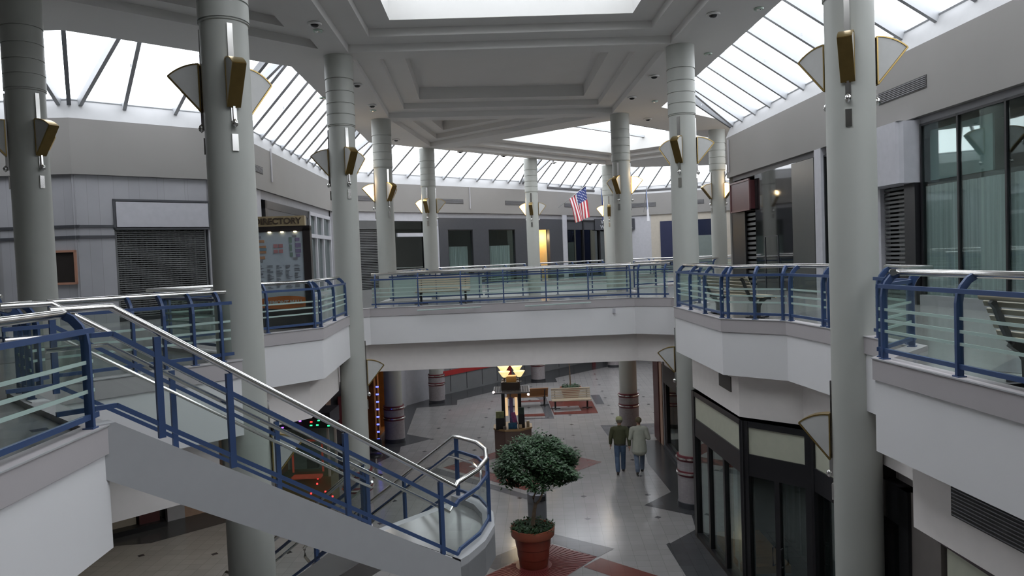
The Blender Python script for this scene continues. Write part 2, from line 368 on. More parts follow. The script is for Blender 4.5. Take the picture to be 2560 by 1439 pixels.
# ------------------------------------------------------------------ central ceiling with coffers
COLS = dict(c1=(-9.22, 14.4), c2=(-4.06, 10.95), c3=(-4.25, 19.3), c4=(-4.66, 27.9), c5=(-3.8, 35.35), c6=(1.25, 40.4), c7=(4.37, 28.6), c8=(4.62, 19.55), c9=(9.35, 33.15), c10=(5.02, 10.85), cb=(6.0, 44.6), c0=(-9.0, 6.0), cx=(5.3, 2.2), cy=(-3.5, 2.0))
def bay(names, d): return ccw(offs(ccw([COLS[n] for n in names]), d))
holes = []; mc = M(); curbs = M(); skyg = M(); bars = M()
def coffer(base, steps, openz=None, deep=0.4):
    # base outline at ceiling level, then steps inward and up
    holes.append(base); z = ZC; cur = base
    for d in steps:
        z2 = z+0.2; nxt = offs(cur, d); mc.wall(cur, z, z2); mc.plane([cur, nxt], z2); cur = nxt; z = z2
    if openz is None:
        mc.wall(cur, z, z+deep); mc.plane([cur], z+deep)
    else:
        curbs.wall(cur, z, openz); skyg.plane([cur], openz-0.05)
        xs = [q[0] for q in cur]; 
        for t in (1/3, 2/3):
            a = lerp(cur[0], cur[1], t); b = lerp(cur[3], cur[2], t); bars.sweep([(a[0], a[1], openz-0.12), (b[0], b[1], openz-0.12)], 0.08, 0.06, (0, 0, 1) if False else (b[1]-a[1], a[0]-b[0], 0))
coffer(bay(['c2', 'c10', 'c8', 'c3'], 0.33), [0.62, 0.6], 13.7)
coffer(bay(['c3', 'c8', 'c7', 'c4'], 0.33), [0.62, 0.62])
coffer(bay(['c4', 'c7', 'c5'], 0.33), [0.5, 0.5])
coffer(bay(['c1', 'c2', 'c3'], 0.33), [0.5, 0.5])
coffer(bay(['cy', 'cx', 'c10', 'c2'], 0.33), [0.62, 0.6], 13.7)
sq = ccw([(-0.65, 35.6), (4.17, 31.6), (10.7, 38.2), (5.9, 42.1)])
coffer(offs(sq, -1.3), [0.6, 0.7], 13.3)
ceilout = EL + ER + [(-19, -6)]
# keep the ceiling edge line, cut by the coffers
mc.plane([ceilout]+holes, ZC)
struct('ceiling', mc, CEIL)
me_ = M(); me_.wall(EL, ZC, 13.25, False); me_.wall(ER, ZC, 13.3, False); struct('ceiling', me_, CEIL)
struct('trim_9', curbs, CURB); struct('window_3', skyg, SKYGL); struct('window_3', bars, MATS['skylight_bar_paint'])
# outer shell so that daylight only enters through glass
struct('wall_rear', M().wall([(13, -6), (-19, -6), (-19, 23)], 0, 13.4, False), UPWALL)
struct('wall_east', M().wall([(18, 34.0), (18, 54)], 0, 13.4, False), UPWALL)

struct('wall_lower', M().wall(OUT, 0, UF), MGREY)

# ------------------------------------------------------------------ columns
def column_proto(name, clad):
    t = thing(name, 'column', 'column')
    R = 0.335
    obj('shaft', M().lathe([(R, 0), (R, ZC)], 40), COLM, t, True)
    prof = [(R, 10.32)]; gz = [10.35, 10.62, 10.9, 11.2, 11.52]
    z = 10.33
    for g in gz:
        prof += [(R+.022, z), (R+.022, g-0.012), (R+.003, g-0.012), (R+.003, g+0.012)]; z = g+0.012
    prof += [(R+.03, z), (R+.03, ZC)]
    obj('collar', M().lathe(prof, 40), COLM, t, True)
    if clad:
        obj('base_cladding', M().lathe([(R+.045, 0.16), (R+.045, 1.36), (R, 1.37)], 40), CLAD, t, True)
        obj('plinth', M().lathe([(R+.06, 0), (R+.06, 0.15), (R+.03, 0.17)], 40), DGREY, t, True)
        for zb in (0.93, 1.33):
            obj('maroon_band', M().lathe([(R+.05, zb-.075), (R+.055, zb-.07), (R+.055, zb+.07), (R+.05, zb+.075)], 40), BANDR, t, True)
            obj('steel_band', M().lathe([(R+.05, zb-.035), (R+.085, zb-.02), (R+.085, zb+.02), (R+.05, zb+.035)], 40), CHROME, t, True)
    return t
CLAD = tilemat('small_mosaic_cladding', (0.36, 0.33, 0.34), (0.18, 0.16, 0.17), 0.05, 0.5); BANDR = mat('maroon_band_paint', (0.14, 0.02, 0.03), 0.4)
# cladding bricks run up the shaft: rotate the texture so rows follow height
CLAD.node_tree.nodes['Mapping'].inputs['Rotation'].default_value = (PI/2, 0, 0)
CDESC = dict(
    c1=('round grey column at the far left, in front of the pale tiled corner shop', 'far-left column'),
    c2=('large round grey column left of centre, rising just behind the stairs', 'big left column'),
    c3=('round grey column right of the directory sign, where the left balcony meets the bridge', 'column beside the directory sign'),
    c4=('round grey column just beyond the left end of the bridge', 'column left beyond the bridge'),
    c5=('slim far column behind the wooden bench on the bridge', 'column behind the bridge bench'),
    c6=('far column standing alone between the dark shop windows, left of the striped flag', 'far column left of the flags'),
    c7=('round grey column just right of the flags, at the far right corner of the bridge', 'column right of the flags'),
    c8=('round grey column at the right end of the bridge above the black glass shop', 'column right of the bridge'),
    c9=('slim round column at the end of the right-hand wall beside the maroon shop sign', 'column by the maroon sign'),
    c10=('large near round column on the right, splitting the near balconies', 'big near right column'),
    cb=('farthest column, half hidden behind the column right of the flags', 'farthest hidden column'))
cp = None
for k, v in CDESC.items():
    if cp is None: cp = column_proto('round_column', True); cp.location = (*COLS[k], 0); cp['label'] = v[0]; cp['group'] = 'round columns of the atrium'
    else: dup(cp, (*COLS[k], 0), 0, v[0])

# ------------------------------------------------------------------ fan sconces
def sconce_proto(name, lit):
    # local +X points away from the column, origin at column axis height of the lowest tip
    t = thing(name, 'sconce', 'wall lamp'); R = 0.335; w = 0.085; a1 = rad(40.5); L = 0.68
    arc = [(R+.03+L*math.sin(a1*i/8), L*math.cos(a1*i/8)) for i in range(9)]
    tip = (R+.03, 0.0)
    ms = M()
    for s in (-1, 1):
        ms.add([(tip[0], s*w, tip[1])]+[(x, s*w, z) for x, z in arc], [tuple([0]+list(range(1, 10)))])
    obj('shade', ms, SHADEL if lit else SHADE, t)
    front = M()
    d = (arc[-1][0]-tip[0], arc[-1][1]-tip[1]); 
    front.sweep([(tip[0], 0, tip[1]), (arc[-1][0], 0, arc[-1][1])], w+.008, 0.014, (0, 1, 0)); obj('front_plate', front, BRASSD, t)
    tr = M()
    for s in (-1, 1):
        for i in range(8): tr.sweep([(arc[i][0], s*w, arc[i][1]), (arc[i+1][0], s*w, arc[i+1][1])], 0.010, 0.009, (0, 1, 0))
        tr.sweep([(tip[0], s*w, 0), (R+.03, s*w, L)], 0.010, 0.009, (0, 1, 0)); tr.sweep([(tip[0], s*w, 0), (arc[-1][0], s*w, arc[-1][1])], 0.010, 0.009, (0, 1, 0))
    obj('brass_trim', tr, BRASS, t)
    tb = M(); tb.sweep([(x, 0, z) for x, z in arc], w+.008, 0.010, (0, 1, 0)); obj('top_band', tb, BRASS, t)
    pl = M(); pl.box((R+.012, 0, 0.46), (0.024, 0.075, 1.45)); pl.box((R+.012, 0, -0.5), (0.024, 0.085, 0.24)); obj('back_plate', pl, CHROME, t)
    hk = M(); hk.lathe([(0.0, -0.30), (0.038, -0.27), (0.045, -0.235), (0.038, -0.20), (0, -0.17)], 14, (R+.06, 0)); hk.box((R+.04, 0, -0.08), (0.03, 0.03, 0.22)); obj('ball_finial', hk, CHROME, t, True)
    return t
SP = {}
TL = [-57, 63, 183]; TR = [-119, 1, 121]; TF = [-97, 23, 143]
SC_ = [('c1', [-26, 94, -146], {}, 'up'), ('c2', TL, {}, 'up'), ('c3', TL, {}, 'up'), ('c4', [-52, 68, 188], {188: 1}, 'up'), ('c5', TF, {143: 1}, 'up'),
       ('c6', TF, {143: 1}, 'up'), ('c7', TR, {1: 1}, 'up'), ('c8', TR, {}, 'up'), ('c9', [-165, -45, 75], {-45: 1}, 'up'), ('c10', TR, {}, 'up'), ('cb', [-97, 143], {143: 1}, 'up'),
       ('c10', [145], {}, 'low'), ('c2', [30], {}, 'low'), ('c3', [20], {}, 'low'), ('c8', [155], {}, 'low')]
def facing(c, a):
    x, y = COLS[c]; tx, ty = -x, -y; d = (a-math.degrees(math.atan2(ty, tx))+180) % 360-180
    if abs(d) < 25: return 'front'
    if abs(d) > 135: return 'far side'
    side = 'right' if d > 0 else 'left'
    return '%s%s side' % ('front ' if abs(d) < 60 else '', side)
for cn, angs, lit, lv in SC_:
    for a in angs:
        L = a in lit; key = L; z = 9.08 if lv == 'up' else 3.58
        lab = '%s fan lamp%s on %s, %s' % ('lit' if L else 'unlit', '' if lv == 'up' else ' under the balcony', CDESC[cn][1], facing(cn, a))
        if key not in SP:
            SP[key] = sconce_proto('wall_sconce', L); SP[key].location = (*COLS[cn], z); SP[key].rotation_euler = (0, 0, rad(a)); SP[key]['label'] = lab; SP[key]['group'] = 'fan lamps on the columns'
        else: dup(SP[key], (*COLS[cn], z), rad(a), lab)
        if L:
            pl = D.lights.new('sconce_light', 'POINT'); pl.energy = 18; pl.color = (1, 0.72, 0.4); pl.shadow_soft_size = 0.15
            po = D.objects.new('sconce_light', pl); COL.objects.link(po); po.location = (COLS[cn][0]+0.8*math.cos(rad(a)), COLS[cn][1]+0.8*math.sin(rad(a)), z+0.8)

# ------------------------------------------------------------------ glass railings
def railing(label, pts, side, n_posts=None, ends=(0.12, 0.12), z=KZ, H=1.01, group='glass railings of the upper floor', pale=False, lean=0.17, double=False):
    """pts: kerb edge line; side=+1 when the walkway lies to the left of travel."""
    P = offs(pts, 0.07*side, False) if len(pts) > 1 else pts
    t = thing('glass_railing', label, 'railing', (*P[0], z), 0, group, world=True)
    hp = offs(pts, (0.07+lean)*side, False)
    obj('handrail', M().tube([(x, y, z+H-0.035) for x, y in hp], 0.038, 12), CHROME, t, True)
    def bar(zz, h):
        m = M()
        for a, b in zip(P, P[1:]): m.sweep([(a[0], a[1], z+zz), (b[0], b[1], z+zz)], 0.018, h/2, (-(b[1]-a[1]), b[0]-a[0], 0))
        return m
    obj('top_bar', bar(0.82, 0.045), BLUE, t); obj('bottom_bar', bar(0.10, 0.045), BLUE, t)
    for i, (a, b) in enumerate(zip(P, P[1:])):
        L = math.dist(a, b); u = ((b[0]-a[0])/L, (b[1]-a[1])/L); nn = (-u[1]*side, u[0]*side)
        e0, e1 = ends[0], ends[1]
        k = max(1, round((L-e0-e1)/1.45)) if n_posts is None else n_posts[i]
        ss = [e0+(L-e0-e1)*j/k for j in range(k+1)]
        for s in ss:
            x, y = a[0]+u[0]*s, a[1]+u[1]*s
            prof = [(0, 0), (0, 0.70), (0.012, 0.78), (0.045, 0.85), (0.10, 0.915), (lean, 0.955)]
            mm = M(); mm.sweep([(x+nn[0]*d, y+nn[1]*d, z+h*H) for d, h in prof], 0.018, 0.034, (u[0], u[1], 0))
            mm.box((x, y, z+0.006), (0.09, 0.09, 0.012), math.atan2(u[1], u[0]))
            obj('post', mm, BLUE, t)
        g = M(); s0, s1 = 0.03, L-0.03
        q0 = (a[0]+u[0]*s0, a[1]+u[1]*s0); q1 = (a[0]+u[0]*s1, a[1]+u[1]*s1)
        g.sweep([(*q0, z+0.46), (*q1, z+0.46)], 0.005, 0.34, (nn[0], nn[1], 0)); obj('glass_panel', g, FROSTP if pale else GLASS, t)
        sm = M()
        for zz in (0.315, 0.435, 0.56): sm.sweep([(*q0, z+zz), (*q1, z+zz)], 0.0065, 0.015, (nn[0], nn[1], 0))
        obj('frosted_stripe', sm, FROST, t)
    return t
railing('near left glass railing with blue posts at the stair head', [(-3.52, 6.30), (-3.45, 4.5), (-3.38, 1.0)], -1)
railing('glass railing of the walkway behind the stairs, ending at the big left column', [(-5.45, 8.78), (-3.93, 10.42)], 1, [3], (0.9, 0.17))
railing('short glass railing wrapped round the corner beside the stair head', [(-4.98, 7.72), (-5.55, 8.36), (-5.47, 8.72)], 1, [2, 1])
railing('glass railing round the notch behind the big left column', [(-4.45, 11.56), (-6.15, 13.2), (-4.98, 14.36)], 1)
railing('glass railing in front of the directory sign with blue curved posts', [(-4.9, 14.5), (-4.0, 15.5), (-4.18, 18.9)], 1)
railing('long glass railing along the near side of the bridge', [(-4.15, 21.7), (3.62, 21.94), (4.5, 21.36)], 1, [6, 1])
railing('glass railing of the right balcony in front of the maroon shop sign', [(4.68, 18.52), (3.86, 17.7), (3.95, 14.06), (4.85, 13.15), (4.97, 11.85), (4.98, 11.3)], 1, [1, 3, 2, 1, 1], (0.1, 0.1))
railing('short glass railing on the near side of the big right column', [(5.0, 10.35), (5.0, 9.35), (4.1, 8.45)], 1, [1, 1])
railing('nearest right glass railing with long steel handrail', [(4.1, 8.43), (4.25, 5.6), (5.15, 4.6)], 1, [2, 1])
railing('far glass railing along the back edge of the bridge', [(4.1, 25.7), (-0.95, 25.52)], 1, [4], group='far railings beyond the bridge')
railing('pale frosted railing panel behind the bridge bench', [(-1.0, 25.52), (-4.2, 25.4)], 1, [2], group='far railings beyond the bridge', pale=True)
railing('far railing between the first two columns beyond the bridge on the left', [(-4.30, 28.3), (-3.75, 34.9)], 1, group='far railings beyond the bridge')
railing('far railing in front of the dark shop with two windows', [(-3.4, 35.95), (0.95, 40.35)], 1, group='far railings beyond the bridge')
railing('far railing under the striped flag', [(1.6, 40.95), (5.7, 44.45)], 1, group='far railings beyond the bridge')
railing('far railing running right from the corner column of the bridge', [(4.6, 28.65), (9.0, 33.0)], -1, group='far railings beyond the bridge')
railing('farthest railing on the right beyond the second opening', [(6.3, 44.95), (9.0, 47.3), (15.5, 44.8)], 1, group='far railings beyond the bridge')
railing('small piece of railing at the far left edge behind the left column', [(-10.6, 15.6), (-15.5, 15.4)], 1, group='glass railings of the upper floor', z=UF)

# ------------------------------------------------------------------ staircase
STRG = mat('grey_stair_paint', (0.36, 0.365, 0.375), 0.65, noise=0.02)
A0 = Vector((-3.52, 6.4)); SU = Vector((.682, .731)); SV = Vector((-.731, .682))
def P3(a, b, z): q = A0+SU*a+SV*b; return (q.x, q.y, z)
def P2(a, b): q = A0+SU*a+SV*b; return (q.x, q.y)
LZ = 2.87; FA = 3.95; WD = 1.95; FB = 4.35
st = thing('staircase', 'L-shaped staircase with white sides descending from the left walkway to a rounded landing', 'staircase', P3(0, 0, 0), 0, None, True)
n1 = 15; n2 = 16
mt = M()
for i in range(n1):
    z = UF-(i+1)*(UF-LZ)/n1; a0 = i*FA/n1; mt.prism([P2(a0, 0.1), P2(a0+FA/n1+.02, 0.1), P2(a0+FA/n1+.02, WD-.1), P2(a0, WD-.1)], z-0.14, z)
obj('upper_steps', mt, UPFL, st)
mt = M()
for i in range(n2-1):
    z = LZ-(i+1)*LZ/n2; b0 = WD+i*FB/(n2-1); mt.prism([P2(FA+.1, b0), P2(FA+1.8, b0), P2(FA+1.8, b0+FB/(n2-1)+.02), P2(FA+.1, b0+FB/(n2-1)+.02)], z-0.17, z)
obj('lower_steps', mt, UPFL, st)
def stringer(m, b0, b1, top, a0=-0.15):
    pr = [(-0.15, 5.49), (0.0, 5.49), (FA, LZ+0.09), (FA, LZ-0.36), (-0.15, 5.04)]
    vs = [P3(a, b0, z) for a, z in pr]+[P3(a, b1, z) for a, z in pr]; n = 5
    return m.add(vs, [tuple(range(5)), tuple(range(9, 4, -1))]+[(i, (i+1) % n, n+(i+1) % n, n+i) for i in range(n)])
ms = M(); stringer(ms, -0.06, 0.12, 0); obj('outer_stringer', ms, STRG, st)
ms = M(); stringer(ms, WD-0.12, WD+0.06, 0); obj('inner_stringer', ms, WHITE, st)
ms = M()   # sloping underside
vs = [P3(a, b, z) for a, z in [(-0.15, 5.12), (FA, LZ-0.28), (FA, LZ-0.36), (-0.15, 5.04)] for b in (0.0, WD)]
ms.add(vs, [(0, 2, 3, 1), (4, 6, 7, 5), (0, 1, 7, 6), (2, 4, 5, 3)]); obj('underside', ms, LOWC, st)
arc = [(3.98, -0.03), (4.15, 0.0), (4.62, 0.17), (5.12, 0.48), (5.5, 0.88), (5.74, 1.32), (5.81, 1.75), (5.81, 1.98)]
lp = [P2(a, b) for a, b in arc]+[P2(FA, WD)]
obj('landing', M().prism(lp, LZ-0.36, LZ), STRG, st)
obj('landing_tiles', M().prism(offs(ccw(lp), 0.16), LZ-0.01, LZ+0.008), UPFL, st)
inner = [(3.98, 0.13), (4.12, 0.15), (4.54, 0.31), (5.0, 0.60), (5.35, 0.97), (5.57, 1.37), (5.64, 1.75), (5.64, 1.98)]
rm = M(); rm.wall([P2(*q) for q in arc], LZ-0.36, LZ+0.1, False); rm.wall([P2(*q) for q in inner], LZ, LZ+0.1, False); rm.loft([P3(a, b, LZ+0.1) for a, b in arc], [P3(a, b, LZ+0.1) for a, b in inner]); obj('landing_rim', rm, STRG, st)
for nm, a0 in (('lower_outer_stringer', 5.64), ('lower_inner_stringer', 3.9)):
    pr = [(WD, LZ+0.1), (WD+FB, 0.16), (WD+FB, 0.0), (WD+FB-.35, 0.0), (WD, LZ-0.36)]
    ms = M(); vs = [P3(a0, b, z) for b, z in pr]+[P3(a0+.17, b, z) for b, z in pr]; n = 5
    ms.add(vs, [tuple(range(5)), tuple(range(9, 4, -1))]+[(i, (i+1) % n, n+(i+1) % n, n+i) for i in range(n)]); obj(nm, ms, WHITE, st)
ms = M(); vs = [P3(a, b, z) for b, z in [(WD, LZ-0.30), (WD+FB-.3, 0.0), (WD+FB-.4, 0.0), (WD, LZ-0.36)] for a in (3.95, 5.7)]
ms.add(vs, [(0, 2, 3, 1), (4, 6, 7, 5), (0, 1, 7, 6), (2, 4, 5, 3)]); obj('lower_underside', ms, mat('stair_underside_grey', (0.30, 0.29, 0.28), 0.8), st)  # lower flight underside, a darker grey than the upper one

def stair_rail(label, path, posts, grab=None, loop=None, closed_parts=True):
    """path: list of (a,b,zbase); rails follow zbase + offsets."""
    t = thing('stair_railing', label, 'railing', P3(*path[0]), 0, 'railings of the staircase', True)
    def up(h): return [P3(a, b, z+h) for a, b, z in path]
    hr = up(0.955)
    if loop: hr = hr+loop
    obj('handrail', M().tube(hr, 0.034, 12), CHROME, t, True)
    for nm, h in (('top_bar', 0.72), ('bottom_bar', 0.09)):
        m = M()
        pp = up(h)
        for a, b in zip(pp, pp[1:]):
            if math.dist(a, b) > 0.01: m.sweep([a, b], 0.016, 0.021, (-(b[1]-a[1]), b[0]-a[0], 0))
        obj(nm, m, BLUE, t)
    if grab is not None:
        gp = [P3(a+grab[0], b+grab[1], z+0.62) for a, b, z in path]
        obj('grab_rail', M().tube(gp, 0.021, 8), CHROME, t, True)
    for a, b, z, du in posts:
        d = SU if du == 'u' else SV if du == 'v' else (SU*du[0]+SV*du[1])
        m = M(); m.sweep([P3(a, b, z-0.0), P3(a, b, z+0.93)], 0.03, 0.02, (d.x, d.y, 0)); obj('post', m, BLUE, t)
    g = M(); lo = up(0.10); hi = up(0.70)
    for i in range(len(path)-1):
        if math.dist(lo[i], lo[i+1]) > 0.01: g.add([lo[i], lo[i+1], hi[i+1], hi[i]], [(0, 1, 2, 3)])
    obj('glass_panel', g, GLASS, t)
    return t
def zf(a): return 5.53 - max(0, min(a, 3.98))*0.652
rimpts = [(4.06, 0.06), (4.6, 0.25), (5.06, 0.54), (5.43, 0.92), (5.66, 1.34), (5.73, 1.78), (5.73, 1.95)]
def zl(b): return LZ+0.1 - max(0, b-WD)*(LZ-0.0)/FB
stair_rail('near stair railing sweeping down and round the landing with blue posts and steel handrails',
    [(-0.42, 0.03, 5.53), (0.05, 0.03, 5.53), (3.98, 0.03, zf(3.98))]+[(a, b, LZ+.1) for a, b in rimpts]+[(5.73, WD+FB, 0.12)],
    [(0.42, 0.03, zf(.42), 'u'), (1.08, 0.03, zf(1.08), 'u'), (2.38, 0.03, zf(2.38), 'u'), (3.74, 0.03, zf(3.74), 'u'), (5.2, 0.65, LZ+.1, (0.7, 0.7)), (5.42, 0.9, LZ+.1, (0.7, 0.7)), (5.73, 1.9, LZ+.1, 'v'), (5.73, 3.3, zl(3.3), 'v'), (5.73, 4.7, zl(4.7), 'v'), (5.73, 6.2, 0.15, 'v')],
    grab=(-0.02, 0.10), loop=[P3(5.73, WD+FB+.28, 1.05), P3(5.73, WD+FB+.42, 0.93), P3(5.73, WD+FB+.40, 0.75), P3(5.73, WD+FB+.2, 0.66), P3(5.73, WD+FB, 0.7)])
stair_rail('inner stair railing on the far side of the upper flight, ending at a corner post',
    [(-0.35, 1.92, 5.53), (0.1, 1.92, 5.53), (3.98, 1.92, zf(3.98))],
    [(0.1, 1.92, 5.53, 'u'), (1.3, 1.92, zf(1.3), 'u'), (2.6, 1.92, zf(2.6), 'u'), (3.98, 1.92, LZ, 'u')], grab=(0, -0.1))
stair_rail('inner railing of the lower stair flight with a looped handrail end',
    [(3.99, 1.95, LZ+.1), (3.99, WD+FB, 0.12)], [(3.99, 2.05, LZ+.05, 'v'), (3.99, 3.4, zl(3.4), 'v'), (3.99, 4.8, zl(4.8), 'v'), (3.99, 6.2, 0.15, 'v')],
    grab=(0.1, 0), loop=[P3(3.99, WD+FB+.28, 1.05), P3(3.99, WD+FB+.42, 0.93), P3(3.99, WD+FB+.40, 0.75), P3(3.99, WD+FB+.2, 0.66), P3(3.99, WD+FB, 0.7)])

# ------------------------------------------------------------------ shop fronts, upper floor
S_LA = ((-17, 19.75), (-11.7, 20.0)); S_45 = ((-11.7, 20.0), (-8.5, 22.8)); S_LL = ((-8.5, 22.8), (-8.9, 37.1))
S_F1 = ((-8.9, 37.1), (1.04, 45.9)); S_F2 = ((1.04, 45.9), (7.6, 53.2)); S_F3 = ((7.6, 53.2), (18, 49.5)); S_RR = ((8.3, 28.2), (9.6, 2)); S_R0 = ((18, 38.0), (8.3, 28.2))
WB = lambda seg, s0, s1, z0, z1, o0=0.08, o1=0.34: wbox(M(), seg, s0, s1, z0, z1, o0, o1)
def solid(side, seg, s0, s1, ma, z0=UF, z1=9.5, o0=0.1, o1=0.34): struct('wall_'+side, WB(seg, s0, s1, z0, z1, o0, o1), ma)
def shop(label, seg, s, cat='storefront', name='storefront', group=None, z=UF):
    x, y = wpt(*seg, s, 0.1); return thing(name, label, cat, (x, y, z), 0, group, True)
def frame(m, seg, s0, s1, z0, z1, w=0.07, o0=0.06, o1=0.16, mull=()):
    wbox(m, seg, s0, s0+w, z0, z1, o0, o1); wbox(m, seg, s1-w, s1, z0, z1, o0, o1)
    wbox(m, seg, s0, s1, z1-w, z1, o0, o1); wbox(m, seg, s0, s1, z0, z0+w, o0, o1)
    for q in mull: wbox(m, seg, q-w/2, q+w/2, z0, z1, o0, o1)
    return m
def curtain(seg, s0, s1, z0, z1, off, amp=0.05, n=60):
    a = []
    for i in range(n+1):
        s = s0+(s1-s0)*i/n; a.append(wpt(*seg, s, off+amp*math.sin(i*1.7)+amp*.5*math.sin(i*0.6)))
    return M().wall(a, z0, z1, False)
def shutter(seg, s0, s1, z0, z1, off, step=0.09):
    m = M(); z = z0
    while z < z1:
        wbox(m, seg, s0, s1, z, min(z1, z+step*0.55), off, off+0.02); z += step
    for q in (s0, s1-0.05): wbox(m, seg, q, q+0.05, z0, z1, off-0.02, off+0.04)
    return m
# far-left tiled shop
solid('left', S_LA, -2, 5.31, TILEW); solid('left', S_45, 0, 0.98, TILEW); solid('left', S_45, 0.98, 4.25, TILEW, 8.86); solid('left', S_45, 3.55, 4.25, TILEW)
for z0 in (8.06, 7.77):
    struct('trim_10', WB(S_LA, -2, 5.37, z0, z0+0.075, 0.07, 0.12), DGREY); struct('trim_10', WB(S_45, 0, 1.0, z0, z0+0.075, 0.07, 0.12), DGREY)
for s0, lab in ((4.5, 'copper-framed dark window in the tiled wall right of the far-left column'), (2.4, 'copper-framed window at the left image edge')):
    t = shop(lab, S_LA, s0+.3, 'window', 'shop_window', z=6.53)
    obj('frame', frame(M(), S_LA, s0, s0+0.76, 6.53, 7.46, 0.06, 0.04, 0.1), mat('copper_frame', (0.36, 0.19, 0.13), 0.4), t)
    obj('pane', WB(S_LA, s0+.06, s0+.70, 6.59, 7.40, 0.08, 0.095), mat('smoked_pane', (0.03, 0.026, 0.024), 0.08), t)
t = shop('closed corner shop with blank white sign panel above a grey roller shutter', S_45, 2.2)
obj('sign_panel', WB(S_45, 1.04, 3.55, 8.08, 8.78, 0.04, 0.12), LGREY, t)
obj('sign_border', frame(M(), S_45, 0.97, 3.62, 8.0, 8.86, 0.06, 0.06, 0.11), DGREY, t)
obj('shutter', shutter(S_45, 1.0, 3.5, UF+.1, 8.04, 0.2, 0.06), SHUT, t)
obj('shutter_curtain', curtain(S_45, 1.0, 3.5, UF, 8.04, 0.5, 0.05), SHUTB, t)
obj('floor_bar', WB(S_45, 1.0, 3.5, UF, UF+.11, 0.18, 0.24), BLACK, t)
# long left wall
solid('left', S_LL, 0, 3.3, LGREY); solid('left', S_LL, 3.3, 14.3, MGREY, 9.2)
t = shop('closed shop with dark grey sign panel behind the directory sign', S_LL, 6)
obj('sign_panel', WB(S_LL, 3.6, 9.85, 8.0, 9.15, 0.04, 0.2), DGREY, t); obj('frame', frame(M(), S_LL, 3.5, 9.9, UF, 9.18, 0.28, 0.02, 0.3), BLACK, t)
obj('shutter', shutter(S_LL, 3.8, 9.7, UF, 8.0, 0.3, 0.12), SHUT, t)
t = shop('glass shop front with white beams right of the directory sign', S_LL, 12)
obj('frame', frame(M(), S_LL, 9.95, 14.28, UF, 9.2, 0.16, 0.02, 0.2, (11.2, 12.6)), LGREY, t); obj('transom', WB(S_LL, 9.95, 14.2, 8.05, 8.22, 0.0, 0.18), LGREY, t)
obj('glass_pane', WB(S_LL, 10.1, 14.2, UF, 9.1, 0.12, 0.13), DARKG, t); obj('curtain', curtain(S_LL, 10.1, 14.2, UF, 8.0, 0.9), SHUTB, t)
# far wall
solid('far', S_F1, 0, 1.45, MGREY); solid('far', S_F1, 1.45, 5.7, LGREY, 9.03); solid('far', S_F1, 2.9, 3.6, LGREY); solid('far', S_F1, 5.6, 6.65, LGREY); solid('far', S_F1, 6.65, 13.28, MGREY, 9.22)
t = shop('shop closed with a fine dark roller grille, left of the bridge columns', S_F1, 2.1)
obj('shutter', shutter(S_F1, 1.45, 2.9, UF, 8.7, 0.16, 0.085), SHUT, t); obj('header', WB(S_F1, 1.45, 2.9, 8.6, 9.05, 0.1, 0.3), INTGREY, t); obj('backing', WB(S_F1, 1.45, 2.9, UF, 8.7, 0.6, 0.62), BLACK, t)
t = shop('glass shop front with a white crossbar between the two columns behind the bench', S_F1, 4.5)
obj('glass_pane', WB(S_F1, 3.6, 5.6, UF, 9.0, 0.14, 0.15), DARKG, t); obj('crossbar', WB(S_F1, 3.9, 5.6, 8.18, 8.38, 0.04, 0.14), LGREY, t)
obj('frame', frame(M(), S_F1, 3.6, 5.62, UF, 9.03, 0.06, 0.08, 0.2), BLACK, t); obj('exit_light', WB(S_F1, 4.4, 4.62, 7.35, 7.47, 1.9, 1.95), mat('green_yellow_exit_glow', (0.6, 0.8, 0.25), emit=1.2), t)
t = shop('wide black shop front with two pale curtained windows', S_F1, 10)
m = M()
for s0, s1 in ((6.65, 7.25), (9.05, 10.25), (12.35, 13.28)): wbox(m, S_F1, s0, s1, UF, 8.55, 0.05, 0.3)
wbox(m, S_F1, 6.65, 13.28, 8.55, 9.22, 0.05, 0.3); obj('surround', m, DGREY, t)
for s0, s1 in ((7.25, 9.05), (10.25, 12.35)):
    w = obj('window', frame(M(), S_F1, s0, s1, UF, 8.55, 0.05, 0.08, 0.14), BLACK, t); g = obj('pane', WB(S_F1, s0, s1, UF, 8.5, 0.15, 0.16), SHOPG, w); g.matrix_parent_inverse = Matrix.Identity(4)
    obj('curtain', curtain(S_F1, s0, s1, UF, 7.6, 0.6), CURT, t)
t = shop('dark shop front with a narrow warm lit doorway right of the lone far column', S_F2, 2.4)
m = M(); wbox(m, S_F2, 0.0, 1.2, UF, 8.55, 0.05, 0.3); wbox(m, S_F2, 2.3, 3.65, UF, 8.55, 0.05, 0.3); wbox(m, S_F2, 0.0, 3.65, 8.55, 9.22, 0.05, 0.3); obj('surround', m, DGREY, t)
m = M(); wbox(m, S_F2, 1.2, 2.3, UF, 8.55, 1.6, 1.65); wbox(m, S_F2, 1.2, 1.25, UF, 8.55, 0.3, 1.6); wbox(m, S_F2, 2.25, 2.3, UF, 8.55, 0.3, 1.6); obj('lit_interior', m, mat('warm_interior_wall', (0.62, 0.48, 0.25), 0.7), t)
m = M(); wbox(m, S_F2, 1.45, 2.0, 8.35, 8.42, 0.8, 1.2); obj('ceiling_lamp', m, mat('warm_interior_lamp', (1, 0.75, 0.4), emit=9), t)
lp_ = D.lights.new('shop_interior_light', 'POINT'); lp_.energy = 60; lp_.color = (1, 0.78, 0.45); lp_.shadow_soft_size = 0.2; lo_ = D.objects.new('shop_interior_light', lp_); COL.objects.link(lo_); lo_.location = (*wpt(*S_F2, 1.75, 0.7), 8.1)
solid('far', S_F2, 3.65, 4.1, LGREY, o0=0.0); solid('far', S_F2, 0, 9.81, MGREY, 9.22)
t = shop('wide dark glass shop front under the flags, with faint lettering on its sign', S_F2, 7)
